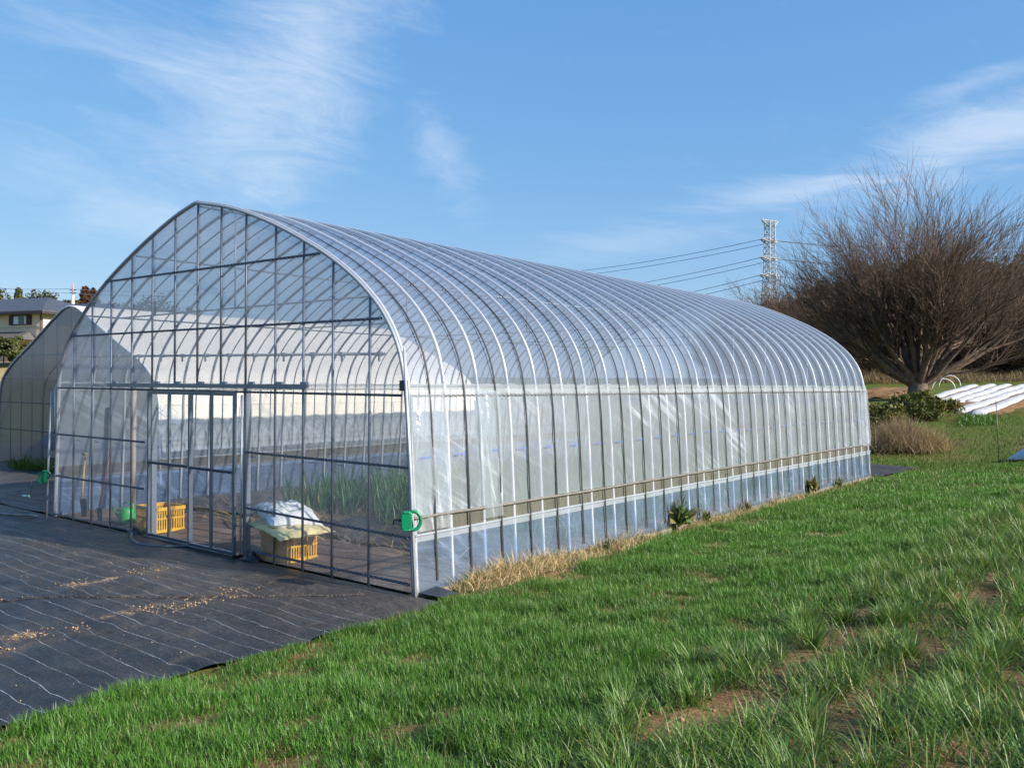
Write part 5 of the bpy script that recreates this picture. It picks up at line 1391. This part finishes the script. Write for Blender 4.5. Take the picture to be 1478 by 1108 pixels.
# ------------------------------------------------------------------ right middle distance
t = NT('white_mulch'); v = t.coord(); n = t.noise(t.coord(scale=(1, .3, 1)), 4, 4)
mulch_m = t.done(t.prin(t.ramp(n, [(.3, (.46, .47, .49)), (.7, (.60, .60, .61))]), .4, 0, .4, t.bump(n, .5, .06)))
t = NT('bare_soil'); v = t.coord(); n = t.noise(v, 2, 6, .7)
brown = t.done(t.prin(t.ramp(n, [(.3, (.15, .085, .042)), (.7, (.26, .155, .08))]), .95, 0, .1, t.bump(n, .8, .1)))
def pad(name, corners, mat, lift, nx=16, ny=40, bump=.05):
    a, b, c, d = [np.array(q, float) for q in corners]
    U, Vv = np.meshgrid(np.linspace(0, 1, nx), np.linspace(0, 1, ny), indexing='ij')
    P = (a[None, None] * ((1-U)*(1-Vv))[..., None] + b[None, None] * (U*(1-Vv))[..., None] + c[None, None] * (U*Vv)[..., None] + d[None, None] * ((1-U)*Vv)[..., None])
    Z = ground_z(P[..., 0], P[..., 1]) + lift + bump * (NG(P[..., 0], P[..., 1], 1.5) - .3)
    e = (U > .02) & (U < .98) & (Vv > .01) & (Vv < .99); Z = np.where(e, Z, Z - .12)
    return tag(MB().grid(np.stack([P[..., 0], P[..., 1], Z], 2)).build(name, mat, smooth=True), kind='structure')
pad('field_soil', [(-7.6, 44.6), (-1.2, 36.4), (-1.4, 66), (-9.0, 70)], brown, .03)
pad('field_soil', [(-12.6, 49.5), (-9.2, 49.5), (-9.6, 62), (-13.5, 62)], brown, .03, bump=.3)
pad('field_soil', [(1.2, 24.0), (4.8, 23.4), (5.2, 28.5), (1.6, 28.5)], brown, .02)
strips = [((-6.86, 49.4), (-8.05, 67.7)), ((-5.57, 45.6), (-7.1, 69.0)), ((-4.8, 45.2), (-6.13, 69.2)), ((-4.2, 46.1), (-4.95, 68.3)), ((-3.16, 38.9), (-4.04, 64.0)), ((-2.2, 37.3), (-2.85, 62.0))]
ML = ['white plastic mulch strip farthest left, nearest the big tree', 'second white mulch strip counted from the big tree', 'third white mulch strip counted from the big tree', 'fourth white mulch strip counted from the big tree', 'long white mulch strip, second from the near side', 'nearest white mulch strip, at the right edge']
for i, (a, b) in enumerate(strips):
    n = 60; s = np.linspace(0, 1, n); cxp = a[0] + (b[0]-a[0]) * s + .05 * np.sin(s * 12 + i); cyp = a[1] + (b[1]-a[1]) * s
    u = np.linspace(-1, 1, 11)
    w_ = (.38 if i < 4 else .40) * (1 + .1 * np.sin(s * 23 + i))
    X = cxp[:, None] + w_[:, None] * u[None]; Y = cyp[:, None] + 0 * u[None]
    Z = ground_z(X, Y) + .05 + .11 * np.clip(1 - np.abs(u[None]) ** 2.6, 0, 1) + .03 * (NG(X * 2, Y, 1.5) - .5)
    Z[0] -= .2; Z[-1] -= .2
    o = MB().grid(np.stack([X, Y, Z], 2)).build('mulch_strip', mulch_m, smooth=True); tag(o, ML[i], 'mulch strip', 'white mulch strips')
# low white tunnel at the right edge beyond the cereal
n = 30; s = np.linspace(0, 1, n); u = np.linspace(0, math.pi, 13)
X = 1.75 + 2.6 * s[:, None] + 0 * u[None]; rr = .33 * np.clip(np.sin(np.clip(s * 6, 0, math.pi / 2)), .03, 1)[:, None]
Yc = 19.6 + .0 * s[:, None]
V = np.stack([X, Yc - rr * 1.3 * np.cos(u)[None], ground_z(X, Yc) + .0 + rr * np.sin(u)[None] + .008 * np.sin(s * 60)[:, None]], 2)
o = MB().grid(V).build('row_tunnel', mulch_m, smooth=True); tag(o, 'low white plastic row tunnel at the right edge beyond the field', 'row tunnel')
# thin stake
sb = (1.62, 19.4); z = float(ground_z(*sb)); o = MB().tube([(sb[0], sb[1], z - .1), (sb[0] - .08, sb[1], z + 1.55)], .010, 6).build('garden_stake', steel_dk, smooth=True); tag(o, 'thin dark stake standing at the far edge of the field', 'stake')
# hoops of an uncovered tunnel
for i in range(2):
    px = 1362 + i * 9; p = at(px, 62 + 3.2 * i); r_ = .75
    P = [(p[0] + math.cos(a) * r_ * .9, p[1] + math.cos(a) * .35, p[2] + math.sin(a) * (.75 + .12 * i)) for a in np.linspace(0, math.pi, 14)]
    o = MB().tube(P, .03, 6).build('tunnel_hoop', white_pl, smooth=True); tag(o, ['white bent hoop nearest the big trunk', 'second white bent hoop right of the trunk', 'third white bent hoop right of the trunk', 'white bent hoop farthest from the trunk'][i], 'hoop', 'hoops of a bare tunnel')
# blue net fence before the wood
fa, fb_ = at(1225, 93), at(1520, 93)
fe = empty('net_fence', tuple(fa)); tag(fe, 'long low blue net fence in front of the dark wood', 'fence')
t = NT('blue_net'); v = t.coord(); n = t.noise(v, .9, 5, .7)
tr_ = t.n('ShaderNodeBsdfTransparent'); blue = t.prin(t.ramp(n, [(.35, (.035, .075, .19)), (.65, (.15, .22, .40))]), .6, 0, .3)
net_m = t.done(t.mixs(t.ramp(t.noise(v, 2.2, 5, .7), [(.30, (.35, .35, .35)), (.5, (.95, .95, .95))]), tr_.outputs[0], blue))
s = np.linspace(0, 1, 120); Pb = fa + (fb_ - fa) * s[:, None]; Pb[:, 2] = ground_z(Pb[:, 0], Pb[:, 1])
hgt = 1.75 + .35 * (NG(s * 40, s * 0, 1.0) - .5)
V = np.stack([np.c_[Pb[:, 0], Pb[:, 1] + .15 * np.sin(s * 90), Pb[:, 2] + hgt * k] for k in np.linspace(.02, 1, 8)], 0)
MB().grid(V).build('net', net_m, fe, smooth=True)
for q in range(0, 120, 6):
    MB().tube([(Pb[q, 0], Pb[q, 1] - .2, Pb[q, 2] - .2), (Pb[q, 0], Pb[q, 1] - .2, Pb[q, 2] + 1.9)], .05, 5).build('post', pylon_m if q % 12 == 0 else steel_dk, fe)
# brush pile, reeds, bamboo-like shrub under the big tree
def twig_heap(name, label, cat, cx, cy, rx, ry, h, n, l0, l1, r0, col, mat=None, kind=None):
    x = rng.normal(0, .42, n) * rx; y = rng.normal(0, .42, n) * ry
    zz = h * np.exp(-((x / rx) ** 2 + (y / ry) ** 2) * 1.6) * rng.random(n) ** .6
    base = np.stack([x, y, zz + ground_z(cx + x, cy + y) - float(ground_z(cx, cy))], 1)
    V, q, tr, k = blades(base, rng.uniform(l0, l1, n), np.full(n, r0) * rng.uniform(.5, 1.4, n), rng.uniform(0, 6.28, n), rng.uniform(.2, 1.5, n), rng.uniform(-.5, 1.4, n), 4, rng.uniform(0, 6.28, n))
    c = np.repeat(np.array(col)[None] * (.45 + .95 * rng.random((n, 1))), k, 0)
    o = link(name, fast_mesh(name, V, q, tr, c), mat or dry_m); o.location = (cx, cy, float(ground_z(cx, cy))); tag(o, label, cat, kind=kind)
twig_heap('brush_pile', 'tangled heap of dry brown brushwood beyond the greenhouse corner', 'brush pile', -1.35, 21.6, 1.05, 1.3, .50, 5500, .3, .9, .012, (.30, .22, .145))
twig_heap('brush_pile', 'lower pale straw at the right foot of the brushwood heap', 'brush pile', -.65, 21.6, .7, .9, .35, 3000, .25, .6, .012, (.33, .25, .14))
p = at(1312, 36)
leaf_tree('bamboo_shrub', 'dense dark green low shrub at the foot of the big tree', (p[0], p[1], p[2] - .1), 1.05, 1.45, .0, 5200, .085, (.060, .070, .018), 200, cat='shrub', clumps=30)
p = at(1345, 38)
leaf_tree('bamboo_shrub', 'yellowish green low shrub right below the big trunk', (p[0], p[1], p[2] - .1), 1.15, 1.15, .0, 3600, .08, (.125, .125, .030), 201, cat='shrub', clumps=24)
p = at(1272, 33)
leaf_tree('bamboo_shrub', 'olive low shrub left of the dark one, beside the greenhouse', (p[0], p[1], p[2] - .1), .95, 1.2, .0, 3600, .075, (.10, .10, .028), 202, cat='shrub', clumps=24)
x0 = at(1400, 82)
def reed(n, a0, a1, d0, d1):
    px = rng.uniform(a0, a1, n); dep = rng.uniform(d0, d1, n)
    return np.array([at(a, b) for a, b in zip(px, dep)])
P = reed(9000, 1232, 1500, 72, 86); n = len(P)
V, q, tr, k = blades(P, rng.uniform(.3, 1.25, n) * (.5 + NG(P[:, 0], P[:, 1], .35)), rng.uniform(.03, .06, n), rng.uniform(0, 6.28, n), np.abs(rng.normal(.3, .3, n)), rng.uniform(.1, 1.2, n), 3, rng.uniform(0, 6.28, n))
tag(link('dry_reeds', fast_mesh('dry_reeds', V, q, tr, np.repeat(np.array([[.22, .165, .10]]) * (.5 + .9 * rng.random((n, 1))), k, 0)), dry_m), 'dry brown reeds in front of the blue fence', 'reeds', kind='stuff')
P = reed(900, 1384, 1440, 33, 37); n = len(P)
V, q, tr, k = blades(P, rng.uniform(.15, .35, n), rng.uniform(.02, .05, n), rng.uniform(0, 6.28, n), np.abs(rng.normal(.4, .3, n)), rng.uniform(.1, 1.2, n), 3, rng.uniform(0, 6.28, n))
tag(link('vegetable_row', fast_mesh('vegetable_row', V, q, tr, np.repeat(np.array([[.07, .15, .02]]) * (.5 + .9 * rng.random((n, 1))), k, 0)), cereal_m), 'short row of bright green vegetables below the mulch strips', 'vegetables', kind='stuff')

# ------------------------------------------------------------------ camera and render
cd = bpy.data.cameras.new('camera'); co = bpy.data.objects.new('camera', cd); COL.objects.link(co)
cd.sensor_width = 36; cd.lens = 36 * FPX / 1478; cd.clip_end = 5000; cd.clip_start = .05
co.matrix_world = Matrix.Translation(tuple(CAM)) @ Matrix.Rotation(YAW, 4, 'Z') @ Matrix.Rotation(math.pi / 2 + PIT, 4, 'X') @ Matrix.Rotation(ROL, 4, 'Z')
S.camera = co
S.render.resolution_x = 1024; S.render.resolution_y = 767
S.view_settings.view_transform = 'Standard'; S.view_settings.look = 'None'; S.view_settings.exposure = 1.0; S.view_settings.gamma = 1
S.render.engine = 'CYCLES'
cy = S.cycles
cy.max_bounces = 8; cy.diffuse_bounces = 3; cy.glossy_bounces = 3; cy.transmission_bounces = 4; cy.transparent_max_bounces = 40
cy.use_denoising = True
try: cy.denoiser = 'OPENIMAGEDENOISE'
except Exception: pass
cy.caustics_reflective = False; cy.caustics_refractive = False; cy.sample_clamp_indirect = 6
S.render.film_transparent = False
